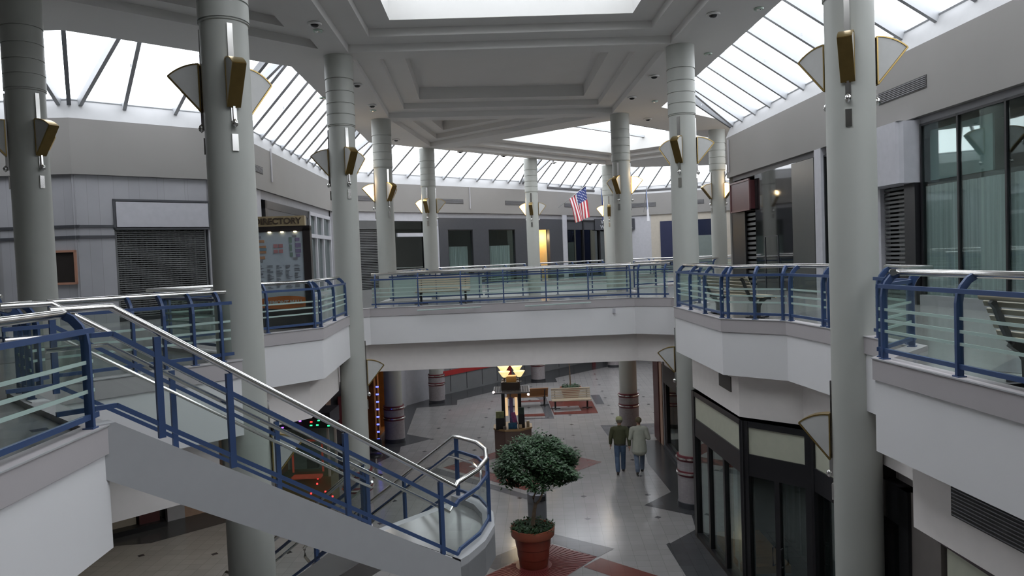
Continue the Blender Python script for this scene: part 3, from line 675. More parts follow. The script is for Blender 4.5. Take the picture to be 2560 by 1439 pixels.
obj('frame', frame(M(), S_F2, 4.1, 9.8, UF, 9.22, 0.1, 0.05, 0.2, (6.0, 7.9)), BLACK, t); obj('glass_pane', WB(S_F2, 4.2, 9.7, UF, 9.1, 0.16, 0.17), DARKG, t); obj('curtain', curtain(S_F2, 4.3, 9.6, UF, 8.4, 1.2), INTGREY, t)
obj('fascia_panel', WB(S_F2, 4.1, 9.8, 8.55, 9.22, 0.1, 0.2), DGREY, t)
def text(body, size, loc, rot, ma, parent, ext=0.008, align='CENTER', name='lettering', bold=False):
    cu = D.curves.new('txt', 'FONT'); cu.body = body; cu.size = size; cu.extrude = ext; cu.align_x = align; cu.align_y = 'CENTER'
    if bold: cu.offset = size*0.028
    to = D.objects.new('txt', cu); COL.objects.link(to); dg = bpy.context.evaluated_depsgraph_get(); me = D.meshes.new_from_object(to.evaluated_get(dg))
    D.objects.remove(to); o = D.objects.new(name, me); COL.objects.link(o); me.materials.clear(); me.materials.append(ma)
    mw = Matrix.Translation(loc) @ rot
    if parent: o.parent = parent; o.matrix_parent_inverse = Matrix.Translation(parent.location).inverted()
    o.matrix_basis = mw
    return o
def wallrot(seg):   # text readable from the inside, which lies right of travel
    u = Vector((seg[1][0]-seg[0][0], seg[1][1]-seg[0][1], 0)).normalized(); n = Vector((u.y, -u.x, 0)); z = Vector((0, 0, 1))
    return Matrix(((u.x, z.x, n.x, 0), (u.y, z.y, n.y, 0), (u.z, z.z, n.z, 0), (0, 0, 0, 1)))
a = wpt(*S_F2, 7.5, -0.05); b = wpt(*S_F3, 1.3, -0.05); sg = (a, b)
t = thing('shop_sign', 'black shop sign board with two lines of faint grey letters behind the corner column', 'sign', (*lerp(a, b, .5), 8.7), 0, None, True)
m = M(); wbox(m, sg, -0.2, math.dist(a, b)+.1, 8.52, 9.3, 0.0, 0.12); obj('board', m, DGREY, t)
LT = mat('faded_grey_letters', (0.30, 0.31, 0.33), 0.6)
text('WEST COUNTY', 0.36, (*lerp(a, b, .52), 9.06), wallrot(sg), LT, t, bold=True); text('WEIGHT CENTER', 0.34, (*lerp(a, b, .52), 8.72), wallrot(sg), LT, t, bold=True)
solid('far', S_F3, 0, 1.0, DGREY, o0=0.2); solid('far', S_F3, 1.0, 2.5, LGREY); solid('far', S_F3, 2.5, 11, BEIGE); 
t = shop('navy blue panelled doorway in the cream wall left of the right-hand columns', S_F3, 4); obj('panel', WB(S_F3, 3.15, 5.2, UF, 9.0, 0.03, 0.09), NAVY, t); obj('seam', WB(S_F3, 4.1, 4.13, UF, 9.0, 0.02, 0.05), DGREY, t)
t = shop('dark window with pale lower blind between the two right far columns', S_F3, 6.2); obj('pane', WB(S_F3, 5.5, 7.2, 7.9, 9.0, 0.03, 0.09), mat('ink_blue_glass', (0.02, 0.025, 0.05), 0.1), t); obj('blind', WB(S_F3, 5.5, 7.2, UF, 7.9, 0.02, 0.09), mat('grey_green_blind', (0.16, 0.19, 0.18), 0.6), t)
# right wall
solid('right', S_R0, 0, 13.8, UPWALL); solid('right', S_RR, 0, 27, MGREY, 9.35, o0=0.16)
t = shop('shop with maroon sign box over a black grille, far end of right wall', S_RR, 1.2)
m = M(); wbox(m, S_RR, 0.45, 2.3, 8.2, 9.2, -0.02, 0.3); obj('sign_box', m, MAROON, t); obj('sign_trim', frame(M(), S_RR, 0.4, 2.35, 8.15, 9.25, 0.06, -0.05, 0.0), mat('dull_maroon_trim', (0.13, 0.06, 0.06), 0.4), t)
obj('shutter', shutter(S_RR, 0.2, 2.35, UF, 8.15, 0.2, 0.17), SHUT, t); obj('dark_panel', WB(S_RR, 0.0, 1.5, UF, 8.15, 0.1, 0.16), BLACK, t)
t = shop('glossy black glass shop front reflecting the lamps, on the right wall', S_RR, 5)
BG = mat('glossy_black_glass', (0.012, 0.013, 0.014), 0.04, spec=0.9, noise=0)
obj('glass_panel', WB(S_RR, 2.4, 5.7, UF, 9.35, 0.14, 0.2), BG, t); obj('pier', WB(S_RR, 5.7, 7.15, UF, 9.3, 0.0, 0.3), mat('dark_green_grey_pier', (0.055, 0.06, 0.057), 0.35), t); obj('inner_frame', frame(M(), S_RR, 3.2, 4.3, UF, 7.2, 0.03, 0.12, 0.15), DGREY, t)
solid('right', S_RR, 7.2, 7.6, LGREY, o0=0.0)
t = shop('narrow green-lined shop window beside the big right column', S_RR, 8); obj('glass_pane', WB(S_RR, 7.6, 9.2, UF, 9.3, 0.12, 0.13), SHOPG, t); obj('green_lining', WB(S_RR, 7.6, 9.2, UF, 8.9, 0.5, 0.55), mat('deep_green_lining', (0.015, 0.085, 0.04), 0.7), t); obj('frame', frame(M(), S_RR, 7.6, 9.25, UF, 9.3, 0.05, 0.08, 0.16), BLACK, t)
solid('right', S_RR, 9.2, 10.4, LGREY)
t = shop('shop with projecting blank white sign box right of the big column', S_RR, 11.2)
m = M(); wbox(m, S_RR, 10.2, 11.95, 8.1, 9.45, -0.35, 0.3); obj('sign_box', m, LGREY, t, bevel=0.12)
obj('shutter', shutter(S_RR, 10.3, 11.6, UF, 8.1, 0.2, 0.1), SHUT, t); obj('shutter_curtain', curtain(S_RR, 10.3, 11.6, UF, 8.0, 0.6), CURT, t); obj('post', WB(S_RR, 11.55, 11.95, UF, 8.1, 0.0, 0.3), BLACK, t)
t = shop('large curtained glass shop front behind the nearest right railing', S_RR, 14)
obj('frame', frame(M(), S_RR, 12.0, 26.0, UF+.12, 9.35, 0.05, 0.1, 0.18, (13.25, 14.6, 16.2, 18, 20, 22, 24)), BLACK, t)
obj('glass_pane', WB(S_RR, 12.0, 26.0, UF+.12, 9.35, 0.13, 0.14), SHOPG, t); obj('kick_plate', WB(S_RR, 12.0, 26.0, UF, UF+.22, 0.05, 0.25), MGREY, t)
obj('curtain', curtain(S_RR, 12.0, 26.0, UF, 8.0, 0.22, 0.02, 200), CURT, t); obj('header_panel', WB(S_RR, 12.0, 26.0, 8.0, 8.1, 0.3, 0.6), DGREY, t); obj('teal_panel', WB(S_RR, 12.05, 14.0, 8.12, 9.2, 0.3, 0.34), mat('pale_teal_panel', (0.22, 0.29, 0.29), 0.5), t)

# ---- vents, pipes and slots on the fascia
VM = mat('dark_vent_metal', (0.045, 0.043, 0.042), 0.6)
def vent(label, seg, s0, s1, z0, z1, o=0.0):
    x, y = wpt(*seg, (s0+s1)/2, 0); t = thing('air_vent', label, 'vent', (x, y, z0), 0, 'air vents along the upper wall', True)
    obj('duct_plate', WB(seg, s0, s1, z0, z1, o-.012, o+.01), VM, t); m = M(); z = z0+.03
    while z < z1-.02: wbox(m, seg, s0+.02, s1-.02, z, z+.012, o-.022, o-.012); z += 0.04
    obj('slat', m, MGREY, t)
vent('dark slotted air vent left of the directory, just right of the big left column', S_LL, 2.2, 3.35, 10.06, 10.3)
vent('air vent on the far wall behind the lamp of the column left beyond the bridge', S_F1, 0.9, 2.9, 10.04, 10.3)
vent('air vent above the curtained black shop, right of the slim column', S_F1, 6.4, 8.4, 10.02, 10.28)
vent('air vent above the black shop, just left of the lone far column', S_F1, 11.6, 13.2, 10.02, 10.28)
vent('air vent on the far wall behind the striped flag', S_F2, 3.9, 6.2, 10.02, 10.28); vent('air vent on the far wall behind the blue and white flag', S_F3, 0.9, 2.9, 10.06, 10.36)
vent('air vent on the far wall left of the slim right column', S_F3, 5.2, 6.2, 10.06, 10.36)
vent('large air vent on the near right wall beside the big right column lamp', S_RR, 10.6, 12.45, 10.05, 10.32)
vent('long thin slot in the white band above the striped flag', S_F2, 2.2, 7.4, 11.16, 11.30, 0.03); vent('long thin slot in the white band right of the corner column', S_F3, -.8, 6, 11.16, 11.30, 0.03)
for seg, s_, z0, z1, lab in ((S_LL, 4.33, 9.9, 11.1, 'thin white conduit on the wall above the directory'), (S_F1, 8.88, 9.75, 11.0, 'thin dark conduit on the far wall above the black shop'), (S_RR, 0.33, 9.7, 10.9, 'thin conduit at the far end of the right wall')):
    x, y = wpt(*seg, s_, -0.03); tag(obj('conduit', M().tube([(x, y, z0), (x, y, z1)], 0.035, 8), mat('conduit_paint', (0.36, 0.35, 0.36), 0.6)), lab, 'conduit')
for i, (x, y, z, lab) in enumerate([(3.9+.36, 15.5, 4.22, 'small dark vent under the right balcony')]):
    t = thing('air_vent', lab, 'vent', (x, y, z), 0, None, True); obj('plate', M().box((4.29, 15.3, 4.1), (0.03, 1.3, 0.3)), VM, t)
t = thing('air_vent', 'long louvred vent under the nearest right balcony', 'vent', (4.55, 6.2, 3.9), 0, None, True)
seg = ((4.10+.36, 8.2), (4.25+.36, 5.6)); obj('plate', WB(seg, 0.6, 2.5, 3.93, 4.3, -0.015, 0.02), VM, t); m = M()
for k in range(9): wbox(m, seg, 0.62, 2.48, 3.95+k*.038, 3.958+k*.038, -0.028, -0.015)
obj('slat', m, MGREY, t)

# ------------------------------------------------------------------ ceiling lights
DL = mat('recessed_lamp_black', (0.006, 0.006, 0.008), 0.25)
for i, (x, y) in enumerate([(-4.13, 16.55), (-4.37, 22.24), (-4.48, 25.19), (4.78, 16.94), (4.54, 22.6), (4.34, 25.5), (-4.78, 32.32), (-2.29, 36.56), (-0.17, 38.55), (2.64, 42.07), (4.81, 43.24), (5.66, 29.67)]):
    where = ['on the left beam before the column by the directory', 'on the left beam just past the column by the directory', 'on the left beam near the left corner column', 'on the right beam before the column right of the bridge', 'on the right beam just past that column', 'on the right beam near the flag-side column', 'beyond the left corner column', 'first along the far ceiling edge from the left', 'second along the far ceiling edge', 'third along the far ceiling edge', 'fourth along the far ceiling edge', 'beyond the right corner column'][i]
    t = thing('recessed_downlight', 'dark recessed ceiling spotlight '+where, 'ceiling light', (x, y, ZC-0.05), 0, 'dark recessed spotlights in the ceiling beams')
    obj('trim_ring', M().lathe([(0.10, 0.05), (0.15, 0.045), (0.16, 0.03), (0.15, 0.0), (0.11, 0.0)], 20), CEIL, t, True); obj('eyeball', M().lathe([(0.0, -0.05), (0.06, -0.04), (0.10, 0.0), (0.11, 0.045)], 16), DL, t, True)
for i, (x, y, lab) in enumerate([(5.73, 16.7, 'round glass smoke detector by the right skylight, nearest'), (5.56, 20.3, 'round glass smoke detector by the right skylight, second'), (5.28, 26.31, 'round glass smoke detector near the column right of the flags'), (-4.19, 17.06, 'small round disc beside the first left spotlight'), (-4.6, 26.05, 'small round disc beside the third left spotlight'), (-5.8, 23.8, 'small round disc at the left ceiling edge')]):
    t = thing('smoke_detector', lab, 'detector', (x, y, ZC-0.04)); obj('base', M().lathe([(0.09, 0.04), (0.11, 0.03), (0.10, 0.0)], 18), mat('pale_green_plastic', (0.45, 0.56, 0.48), 0.3), t, True); obj('dome', M().lathe([(0.0, -0.02), (0.04, -0.012), (0.06, 0.0)], 14), CHROME, t, True)

# ------------------------------------------------------------------ lower-floor walls and shops
LW = [(-19, 12.5), (-14, 16.2), (-9.5, 19.9), (-7.6, 21.6), (-6.9, 26.3), (-5.6, 27.6), (-5.2, 34.9), (-3.6, 37.4), (2.0, 44), (9.5, 52.6)]
LBK = mat('lower_far_panel', (0.20, 0.205, 0.215), 0.6, noise=0.06, nscale=1.5)
def lowshop(label, s, seg): return shop(label, seg, s, z=0)
def lsolid(seg, s0, s1, ma, z0=0, z1=3.55, o0=0.0, o1=0.3): struct('wall_lower', WB(seg, s0, s1, z0, z1, o0, o1), ma)
G0 = ((-19, 12.5), (-14, 16.2)); G1 = ((-14, 16.2), (-9.5, 19.9)); G2 = ((-9.5, 19.9), (-7.6, 21.6)); G3 = ((-7.6, 21.6), (-6.9, 26.3)); G4 = ((-6.9, 26.3), (-5.6, 27.6)); G5 = ((-5.6, 27.6), (-5.2, 34.9)); G6 = ((-5.2, 34.9), (-3.6, 37.4)); G7 = ((-3.6, 37.4), (2.0, 44)); G8 = ((2.0, 44), (9.5, 52.6))
lsolid(G0, 0, 6.3, BEIGE); lsolid(G1, 0, 5.9, INTGREY, o0=0.5, o1=0.6)
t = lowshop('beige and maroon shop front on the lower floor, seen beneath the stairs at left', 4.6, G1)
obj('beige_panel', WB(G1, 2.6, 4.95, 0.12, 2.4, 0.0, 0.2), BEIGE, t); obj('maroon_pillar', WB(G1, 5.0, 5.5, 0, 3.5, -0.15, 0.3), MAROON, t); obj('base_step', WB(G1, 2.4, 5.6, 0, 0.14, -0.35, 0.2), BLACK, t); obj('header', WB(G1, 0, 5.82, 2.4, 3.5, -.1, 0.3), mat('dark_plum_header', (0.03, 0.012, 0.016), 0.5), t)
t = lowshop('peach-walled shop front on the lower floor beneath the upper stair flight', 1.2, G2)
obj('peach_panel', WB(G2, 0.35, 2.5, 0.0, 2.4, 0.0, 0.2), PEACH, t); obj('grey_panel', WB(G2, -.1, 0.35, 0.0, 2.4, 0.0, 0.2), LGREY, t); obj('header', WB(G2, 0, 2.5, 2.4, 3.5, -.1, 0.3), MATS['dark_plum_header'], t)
lsolid(G3, 0, 4.75, INTGREY, o0=1.2, o1=1.3)
t = lowshop('dark open arcade shop with slim pale posts behind the lower stairs', 2.4, G3)
for k, s_ in enumerate((0.1, 1.1, 2.2, 3.3, 4.5)): obj('post', WB(G3, s_, s_+.14, 0, 3.5, 0.0, 0.14), [MGREY, BEIGE, MAROON, LGREY, MAROON][k], t)
obj('counter', WB(G3, 0.4, 4.4, 0, 0.95, 0.5, 0.9), WOODD, t); obj('header', WB(G3, 0, 4.7, 2.7, 3.5, 0.0, 0.3), BLACK, t)
obj('low_sign', WB(G3, 1.3, 3.1, 2.3, 2.6, 0.2, 0.26), MAROON, t)
lsolid(G4, 0, 1.84, INTGREY, o0=0.9, o1=1.0)
t = lowshop('dim red-lit shop hung with a vertical string of blue lights behind the left corner column', 1.6, G4)
obj('pink_post', WB(G4, 0.1, 0.3, 0, 2.6, 0.0, 0.12), PEACH, t); obj('red_panel', WB(G4, 0.9, 1.8, 0.8, 1.9, 0.5, 0.55), mat('dull_red_panel', (0.16, 0.02, 0.02), 0.5), t); obj('dark_display', WB(G4, 0.3, 1.8, 0.1, 3.4, 0.7, 0.75), INTGREY, t); obj('header', WB(G4, 0, 1.84, 2.9, 3.5, 0.0, 0.3), BLACK, t)
t = thing('light_string', 'vertical string of small blue lights left of the banded corner column', 'string lights', (-4.98, 26.2, 0.3), 0, None, True)
BL = mat('blue_led', (0.06, 0.08, 1.0), emit=7); wire = M().tube([(-4.95, 26.3, 3.5), (-4.99, 26.3, 0.3)], 0.008, 6); obj('wire', wire, BLACK, t)
for k in range(8): obj('bulb', M().lathe([(0, -.03), (0.035, 0), (0, .03)], 10, (0, 0)).__class__().box((-4.95-.005*k, 26.28, 2.39-.27*k), (0.09, 0.04, 0.045)), BL, t)
lsolid(G5, 0, 6.2, BEIGE, z0=2.6); lsolid(G5, 0, 6.2, INTGREY, o0=0.9, o1=1.0); lsolid(G5, 2.7, 7.4, LGREY)
t = lowshop('orange wood framed shop doorway just right of the left corner column', 1.5, G5)
m = M(); 
for s_ in (0.7, 1.25, 2.45): wbox(m, G5, s_, s_+.28, 0, 2.7, -0.1, 0.2)
wbox(m, G5, 0.7, 2.73, 2.6, 3.3, -0.1, 0.2); wbox(m, G5, 1.25, 2.7, 0, 0.12, -0.1, 0.1); obj('frame', m, ORANGE, t)
m = M()
for k in range(5): wbox(m, G5, 1.55, 2.45, 0.5+.4*k, 0.53+.4*k, 0.3, 0.7)
obj('shelf', m, BEIGE, t); obj('backdrop', WB(G5, 0.9, 2.7, 0, 3, 0.75, 0.8), mat('mossy_display', (0.06, 0.075, 0.035), 0.8, noise=0.6, nscale=10), t)
lsolid(G6, 0, 3.0, LGREY); 
m = M(); wbox(m, G7, 0, 8.7, 0, 3.55, 0, 0.3); struct('wall_lower', m, LBK); lsolid(G8, 0, 11.5, LBK)
m = M()
for s_ in (0.4, 1.6, 2.8, 4.0, 5.2, 6.4, 7.6): wbox(m, G7, s_, s_+.03, 0.1, 3.5, -0.015, 0.02)
for s_ in (1, 2.5, 4.5, 6, 8): wbox(m, G8, s_, s_+.03, 0.1, 3.5, -0.015, 0.02)
struct('trim_11', m, DGREY)
m = M(); wbox(m, G7, -0.2, 4.9, 0.95, 1.2, -0.05, 0.02); t = thing('wall_stripe', 'red horizontal stripe along the grey far wall under the bridge', 'stripe', (*wpt(*G7, 2, 0), 1.0), 0, None, True); obj('stripe', m, REDM, t)
t = thing('door_post', 'red post on the grey wall behind the kiosk lamps', 'post', (*wpt(*G7, 5, 0), 0), 0, None, True); obj('post', WB(G7, 4.9, 5.15, 0, 3.3, -0.08, 0.02), REDM, t); obj('cap', WB(G7, 4.85, 5.2, 3.3, 3.4, -0.1, 0.02), REDM, t)
t = thing('door_post', 'red post on the farthest lower wall beside a white panel', 'post', (*wpt(*G8, 4.5, 0), 0), 0, None, True); obj('post', WB(G8, 4.5, 4.8, 0, 3.3, -0.08, 0.02), REDM, t); obj('white_panel', WB(G8, 4.8, 5.6, 0, 3.3, -0.06, 0.02), LGREY, t)
# right lower side
J0 = ((14, 36), (5.2, 27.2)); J1 = ((5.2, 27.2), (5.1, 19.3))
lsolid(J0, 0, 12.5, PEACH); lsolid(J1, 0, 7.9, INTGREY, o0=1.6, o1=1.7); lsolid(J1, 0.0, 7.9, LOWC, z0=2.6, o0=-0.0)
t = lowshop('dark maroon shop pier and peach strip behind the walking couple', 0.6, J1)
obj('maroon_pier', WB(J1, 0.0, 1.0, 0, 3.5, -0.12, 0.3), MAROON, t); obj('peach_strip', WB(J1, 1.0, 1.45, 0, 2.9, -0.08, 0.3), PEACH, t); obj('grey_strip', WB(J1, 1.45, 1.6, 0, 3.4, -0.05, 0.3), MGREY, t)
t = lowshop('reflective shop window between the couple and the banded right column', 4, J1)
obj('frame', frame(M(), J1, 1.75, 7.7, 0.05, 2.5, 0.16, -0.02, 0.12, (4.6,)), BLACK, t); obj('transom', WB(J1, 1.6, 7.7, 2.3, 2.9, -0.06, 0.1), BLACK, t); obj('glass_pane', WB(J1, 1.8, 7.7, 0.05, 2.4, 0.04, 0.05), SHOPG, t); obj('sill', WB(J1, 1.6, 7.8, 0, 0.08, -0.1, 0.2), DGREY, t)
# black bay shop
K1 = ((4.2, 17.4), (4.35, 14.15)); K2 = ((4.35, 14.15), (5.25, 13.1)); K3 = ((5.25, 13.1), (5.4, 11.4)); K4 = ((5.1, 19.3), (4.2, 17.4))
t = lowshop('black framed bay shop front with cream sign panels under the right balcony', 1.5, K1)
m = M()
for seg in (K1, K2, K3):
    L = math.dist(*seg); wbox(m, seg, 0, L, 3.38, 3.5, -0.03, 0.12); wbox(m, seg, 0, L, 2.44, 2.86, -0.03, 0.12)
    wbox(m, seg, -.06, .12, 0, 3.5, -0.04, 0.14); wbox(m, seg, L-.12, L+.06, 0, 3.5, -0.04, 0.14); wbox(m, seg, 0, L, 0, 0.12, -0.03, 0.14)
    for s_ in ((1.05, 2.1) if L > 3 else ((L/2,) if L > 1.3 else ())): wbox(m, seg, s_-.05, s_+.05, 0.1, 2.5, -0.02, 0.12)
obj('frame', m, BLACK, t)
m = M(); m.plane([[(4.17, 17.4), (4.32, 14.13), (5.23, 13.07), (5.4, 11.3), (6.2, 11.3), (6.2, 18.5)]], 3.5); obj('canopy_top', m, DGREY, t)
for seg, s0, s1 in ((K1, 0.12, 3.13), (K2, 0.12, 1.26), (K3, 0.12, 1.6)): obj('sign_panel', WB(seg, s0, s1, 2.86, 3.38, 0.0, 0.08), CREAM, t); obj('glass_pane', WB(seg, s0, s1, 0.12, 2.46, 0.03, 0.04), SHOPG, t)
hd = M()
for s_ in (0.62, 0.78):
    a0 = wpt(*K2, s_, -0.02); a1 = wpt(*K2, s_, -0.09); hd.tube([(*a0, 0.85), (*a1, 0.85), (*a1, 1.2), (*a0, 1.2)], 0.014, 8)
obj('door_handle', hd, IRON, t); obj('display_step', M().prism([(4.5, 17.2), (4.62, 15.2), (5.6, 15.2), (5.6, 17.2)], 0, 0.16), WOODD, t); obj('pale_pillar', M().box((4.75, 15.6, 1.2), (0.3, 0.3, 2.4)), LGREY, t)
obj('inner_partition', curtain(((6.2, 18), (6.3, 11.6)), 0, 6.4, 0, 3.4, 0.0), SHUTB, t); obj('side_wall', M().prism([(5.1, 19.2), (4.2, 17.45), (6.4, 17.45), (6.4, 19.2)], 0, 3.5), INTGREY, t)
struct('wall_lower', M().wall([(6.5, 19), (6.5, 10.8), (5.6, 10.8)], 0, 3.55, False), INTGREY)
# near right lower shop
N1 = ((5.5, 11.0), (5.6, -6)); lsolid(N1, 0, 17, INTGREY, o0=1.4, o1=1.5); lsolid(N1, 0, 17, LOWC, z0=3.0, o0=0.1)
t = lowshop('near right lower shop front with black frame, grey pier and cream panel', 1.2, N1)
m = M(); wbox(m, N1, -0.05, 0.12, 0, 3.5, -.1, 0.2); wbox(m, N1, 0.55, 0.8, 0, 3.3, -.1, 0.2); wbox(m, N1, 0, 0.8, 2.75, 3.3, -.1, 0.2); obj('black_frame', m, BLACK, t)
obj('glass_pane', WB(N1, 0.1, 0.6, 0, 2.75, 0.05, 0.06), SHOPG, t); obj('grey_pier', WB(N1, 0.8, 1.5, 0, 3.3, -.05, 0.3), mat('taupe_grey_pier', (0.14, 0.125, 0.115), 0.6), t); obj('cream_panel', WB(N1, 1.55, 8, 0, 2.85, 0.0, 0.2), CREAM, t); obj('trim_bar', WB(N1, 1.45, 8, 2.85, 3.1, -.06, 0.2), mat('dark_plum_trim', (0.05, 0.035, 0.04), 0.4), t)

# ------------------------------------------------------------------ benches
def bench_proto(name, label, cat, L, wood, back_solid=False, pedestal=True):
    """faces local -Y, centre at origin on the floor"""
    t = thing(name, label, cat)
    seat = [(-0.30, 0.42), (-0.235, 0.435), (-0.165, 0.432), (-0.095, 0.424), (-0.025, 0.416), (0.045, 0.416), (0.11, 0.432)]
    back = [(0.16, 0.49), (0.195, 0.56), (0.225, 0.63), (0.255, 0.70), (0.29, 0.77)]
    m = M()
    for y, z in seat: m.box((0, y, z), (L, 0.055, 0.028))
    m.tube([(-L/2, -0.325, 0.405), (L/2, -0.325, 0.405)], 0.025, 10); obj('seat', m, wood, t)
    m = M()
    for y, z in back: m.box((0, y, z), (L, 0.02, 0.05), rx=rad(-22))
    m.tube([(-L/2, 0.325, 0.835), (L/2, 0.325, 0.835)], 0.034, 12); obj('backrest', m, wood, t)
    for sx in ((-1, 1) if L < 3 else (-1, 0, 1)):
        x = sx*(L/2-0.16)
        m = M(); m.sweep([(x, -0.31, 0.375), (x, -0.1, 0.395), (x, 0.08, 0.38), (x, 0.17, 0.44), (x, 0.23, 0.56), (x, 0.30, 0.74), (x, 0.35, 0.80)], 0.022, 0.028, (1, 0, 0)); obj('bracket', m, IRON, t)
        m = M(); m.sweep([(x, -0.20, 0.385), (x, -0.10, 0.33), (x, -0.03, 0.24), (x, -0.02, 0.02)], 0.035, 0.03, (1, 0, 0)); m.sweep([(x, 0.16, 0.40), (x, 0.06, 0.33), (x, 0.0, 0.24), (x, -0.01, 0.02)], 0.035, 0.03, (1, 0, 0))
        m.box((x, 0, 0.02), (0.44, 0.06, 0.03)); m.box((x, 0, 0.02), (0.06, 0.5, 0.03)); obj('pedestal', m, IRON, t)
    return t
b0 = bench_proto('park_bench', 'slatted wooden bench on the bridge, seen through the long railing', 'bench', 1.75, WOOD)
b0.location = (-2.22, 23.85, UF); b0.rotation_euler = (0, 0, rad(2)); b0['group'] = 'slatted wooden benches'
dup(b0, (4.62, 15.25, UF), rad(106), 'slatted wooden bench on the right balcony, beyond the big right column')
dup(b0, (4.78, 6.05, UF), rad(96), 'nearest slatted bench, cut by the right image edge')
dup(b0, (2.45, 32.85, 0), rad(0), 'pale slatted bench on the lower floor in front of the small round planter')
b1 = bench_proto('park_bench', 'brown wooden bench seen from behind, partly hidden by the kiosk', 'bench', 1.9, WOODD); b1.location = (0.50, 33.7, 0); b1.rotation_euler = (0, 0, rad(184)); b1['group'] = 'slatted wooden benches'
obj('back_panel', M().box((0, 0.25, 0.64), (1.85, 0.02, 0.34), rx=rad(-22)), WOODD, b1)
tag(obj('dropped_paper', M().box((-1.55, 23.7, UF+0.46), (0.32, 0.22, 0.03), 0.3), mat('white_paper', (0.6, 0.58, 0.52), 0.8)), 'crumpled pale paper lying on the seat of the bridge bench', 'paper')

# ------------------------------------------------------------------ planters
def leaves(m, n, fn, size, seed):
    rnd = random.Random(seed)
    for _ in range(n):
        p, nr = fn(rnd); a = rnd.uniform(0, 2*PI); s = size*rnd.uniform(0.6, 1.25)
        d = Vector((math.cos(a), math.sin(a), rnd.uniform(-0.9, 0.3))).normalized(); d = (d+nr*0.4).normalized()
        w = d.cross(Vector((rnd.uniform(-.4, .4), rnd.uniform(-.4, .4), 1))).normalized()*s*0.27
        k = d.cross(w).normalized()*s*0.10
        p = Vector(p); m.add([p, p+d*s*.45+w+k, p+d*s, p+d*s*.45-w+k, p+d*s*.5], [(0, 1, 4), (1, 2, 4), (2, 3, 4), (3, 0, 4)])
    return m
def crown_fn(c, R, top):
    def f(rnd):
        while True:
            v = Vector((rnd.gauss(0, 1), rnd.gauss(0, 1), rnd.gauss(0, 1))).normalized()
            if v.z > -0.62: break
        rr = rnd.uniform(0.45, 1.0)**0.45
        lump = 1+0.13*math.sin(5*math.atan2(v.y, v.x)+1.5*v.z*4)+0.08*math.sin(11*v.x+7*v.z)
        if rnd.random() < 0.03: rr *= 1.12
        z = v.z*(R[2] if v.z > 0 else R[3])
        return (c[0]+v.x*R[0]*rr*lump, c[1]+v.y*R[1]*rr*lump, c[2]+z*rr*lump), v
    return f
px_, py_ = 0.25, 16.1
t = thing('potted_tree', 'weeping fig tree with round crown in a big terracotta pot, front centre', 'potted tree', (px_, py_, 0), 0, None, True)
pot = M().lathe([(0.0, 0.0), (0.30, 0.0), (0.315, 0.03), (0.33, 0.2), (0.345, 0.21), (0.35, 0.24), (0.36, 0.42), (0.375, 0.43), (0.38, 0.46), (0.405, 0.66), (0.42, 0.67)], 48, (px_, py_)); obj('pot', pot, TERRA, t, True)
obj('rim', M().lathe([(0.41, 0.66), (0.455, 0.67), (0.475, 0.69), (0.49, 0.84), (0.485, 0.865), (0.455, 0.87), (0.435, 0.84), (0.43, 0.74)], 48, (px_, py_)), TERRL, t, True)
obj('soil', M().lathe([(0.0, 0.80), (0.2, 0.80), (0.435, 0.76)], 30, (px_, py_)), SOIL, t)
def gc(rnd):
    a = rnd.uniform(0, 2*PI); q = math.sqrt(rnd.random())*0.47; return (px_+q*math.cos(a), py_+q*math.sin(a), 0.82+rnd.uniform(0, 0.10)), Vector((0, 0, 1))
o = obj('ground_cover', leaves(M(), 900, gc, 0.085, 3), LEAF2, t); o['kind'] = 'stuff'
tr = M()
tr.tube([(px_+.0, py_, .75), (px_+.02, py_, 1.0), (px_+.06, py_, 1.25), (px_+.09, py_, 1.38)], [0.055, 0.046, 0.04, 0.038], 12)
tr.tube([(px_+.07, py_, 1.30), (px_+.04, py_+.02, 1.5), (px_+.10, py_, 1.62), (px_+.03, py_+.03, 1.78), (px_-.1, py_+.1, 2.1)], [0.03, 0.028, 0.025, 0.022, 0.012], 8)
tr.tube([(px_+.08, py_, 1.34), (px_+.18, py_-.02, 1.45), (px_+.26, py_, 1.62), (px_+.28, py_+.02, 1.8), (px_+.36, py_-.1, 2.2)], [0.03, 0.026, 0.024, 0.022, 0.012], 8)
rn = random.Random(5)
for k in range(26):
    a = rn.uniform(0, 2*PI); e = rn.uniform(0.1, 1.2); r_ = rn.uniform(0.5, .85); s0 = Vector((px_+.18+rn.uniform(-.1, .1), py_, rn.uniform(1.7, 1.95)))
    d = Vector((math.cos(a)*math.cos(e), math.sin(a)*math.cos(e), math.sin(e)*0.8)); tr.tube([s0, s0+d*r_*.5+Vector((0, 0, .08)), s0+d*r_], [0.012, 0.008, 0.004], 5)
obj('trunk', tr, BARK, t, True)
o = obj('foliage', leaves(M(), 13500, crown_fn((px_+.17, py_, 2.25), (0.86, 0.86, 0.58, 0.55), 0), 0.095, 11), LEAF, t); o['kind'] = 'stuff'
t = thing('potted_tree', 'small thin-stemmed tree in a low round planter behind the pale bench', 'potted tree', (2.62, 35.2, 0), 0, None, True)
obj('pot', M().lathe([(0.0, 0), (0.34, 0), (0.46, 0.40), (0.50, 0.42), (0.52, 0.55), (0.49, 0.56), (0.45, 0.50)], 36, (2.62, 35.2)), TERRL, t, True)
obj('soil', M().lathe([(0, 0.5), (0.46, 0.5)], 24, (2.62, 35.2)), SOIL, t)
def gc2(rnd):
    a = rnd.uniform(0, 2*PI); q = math.sqrt(rnd.random())*0.46; return (2.62+q*math.cos(a), 35.2+q*math.sin(a), 0.52+rnd.uniform(0, 0.12)), Vector((0, 0, 1))
o = obj('ground_cover', leaves(M(), 500, gc2, 0.10, 4), LEAF2, t); o['kind'] = 'stuff'
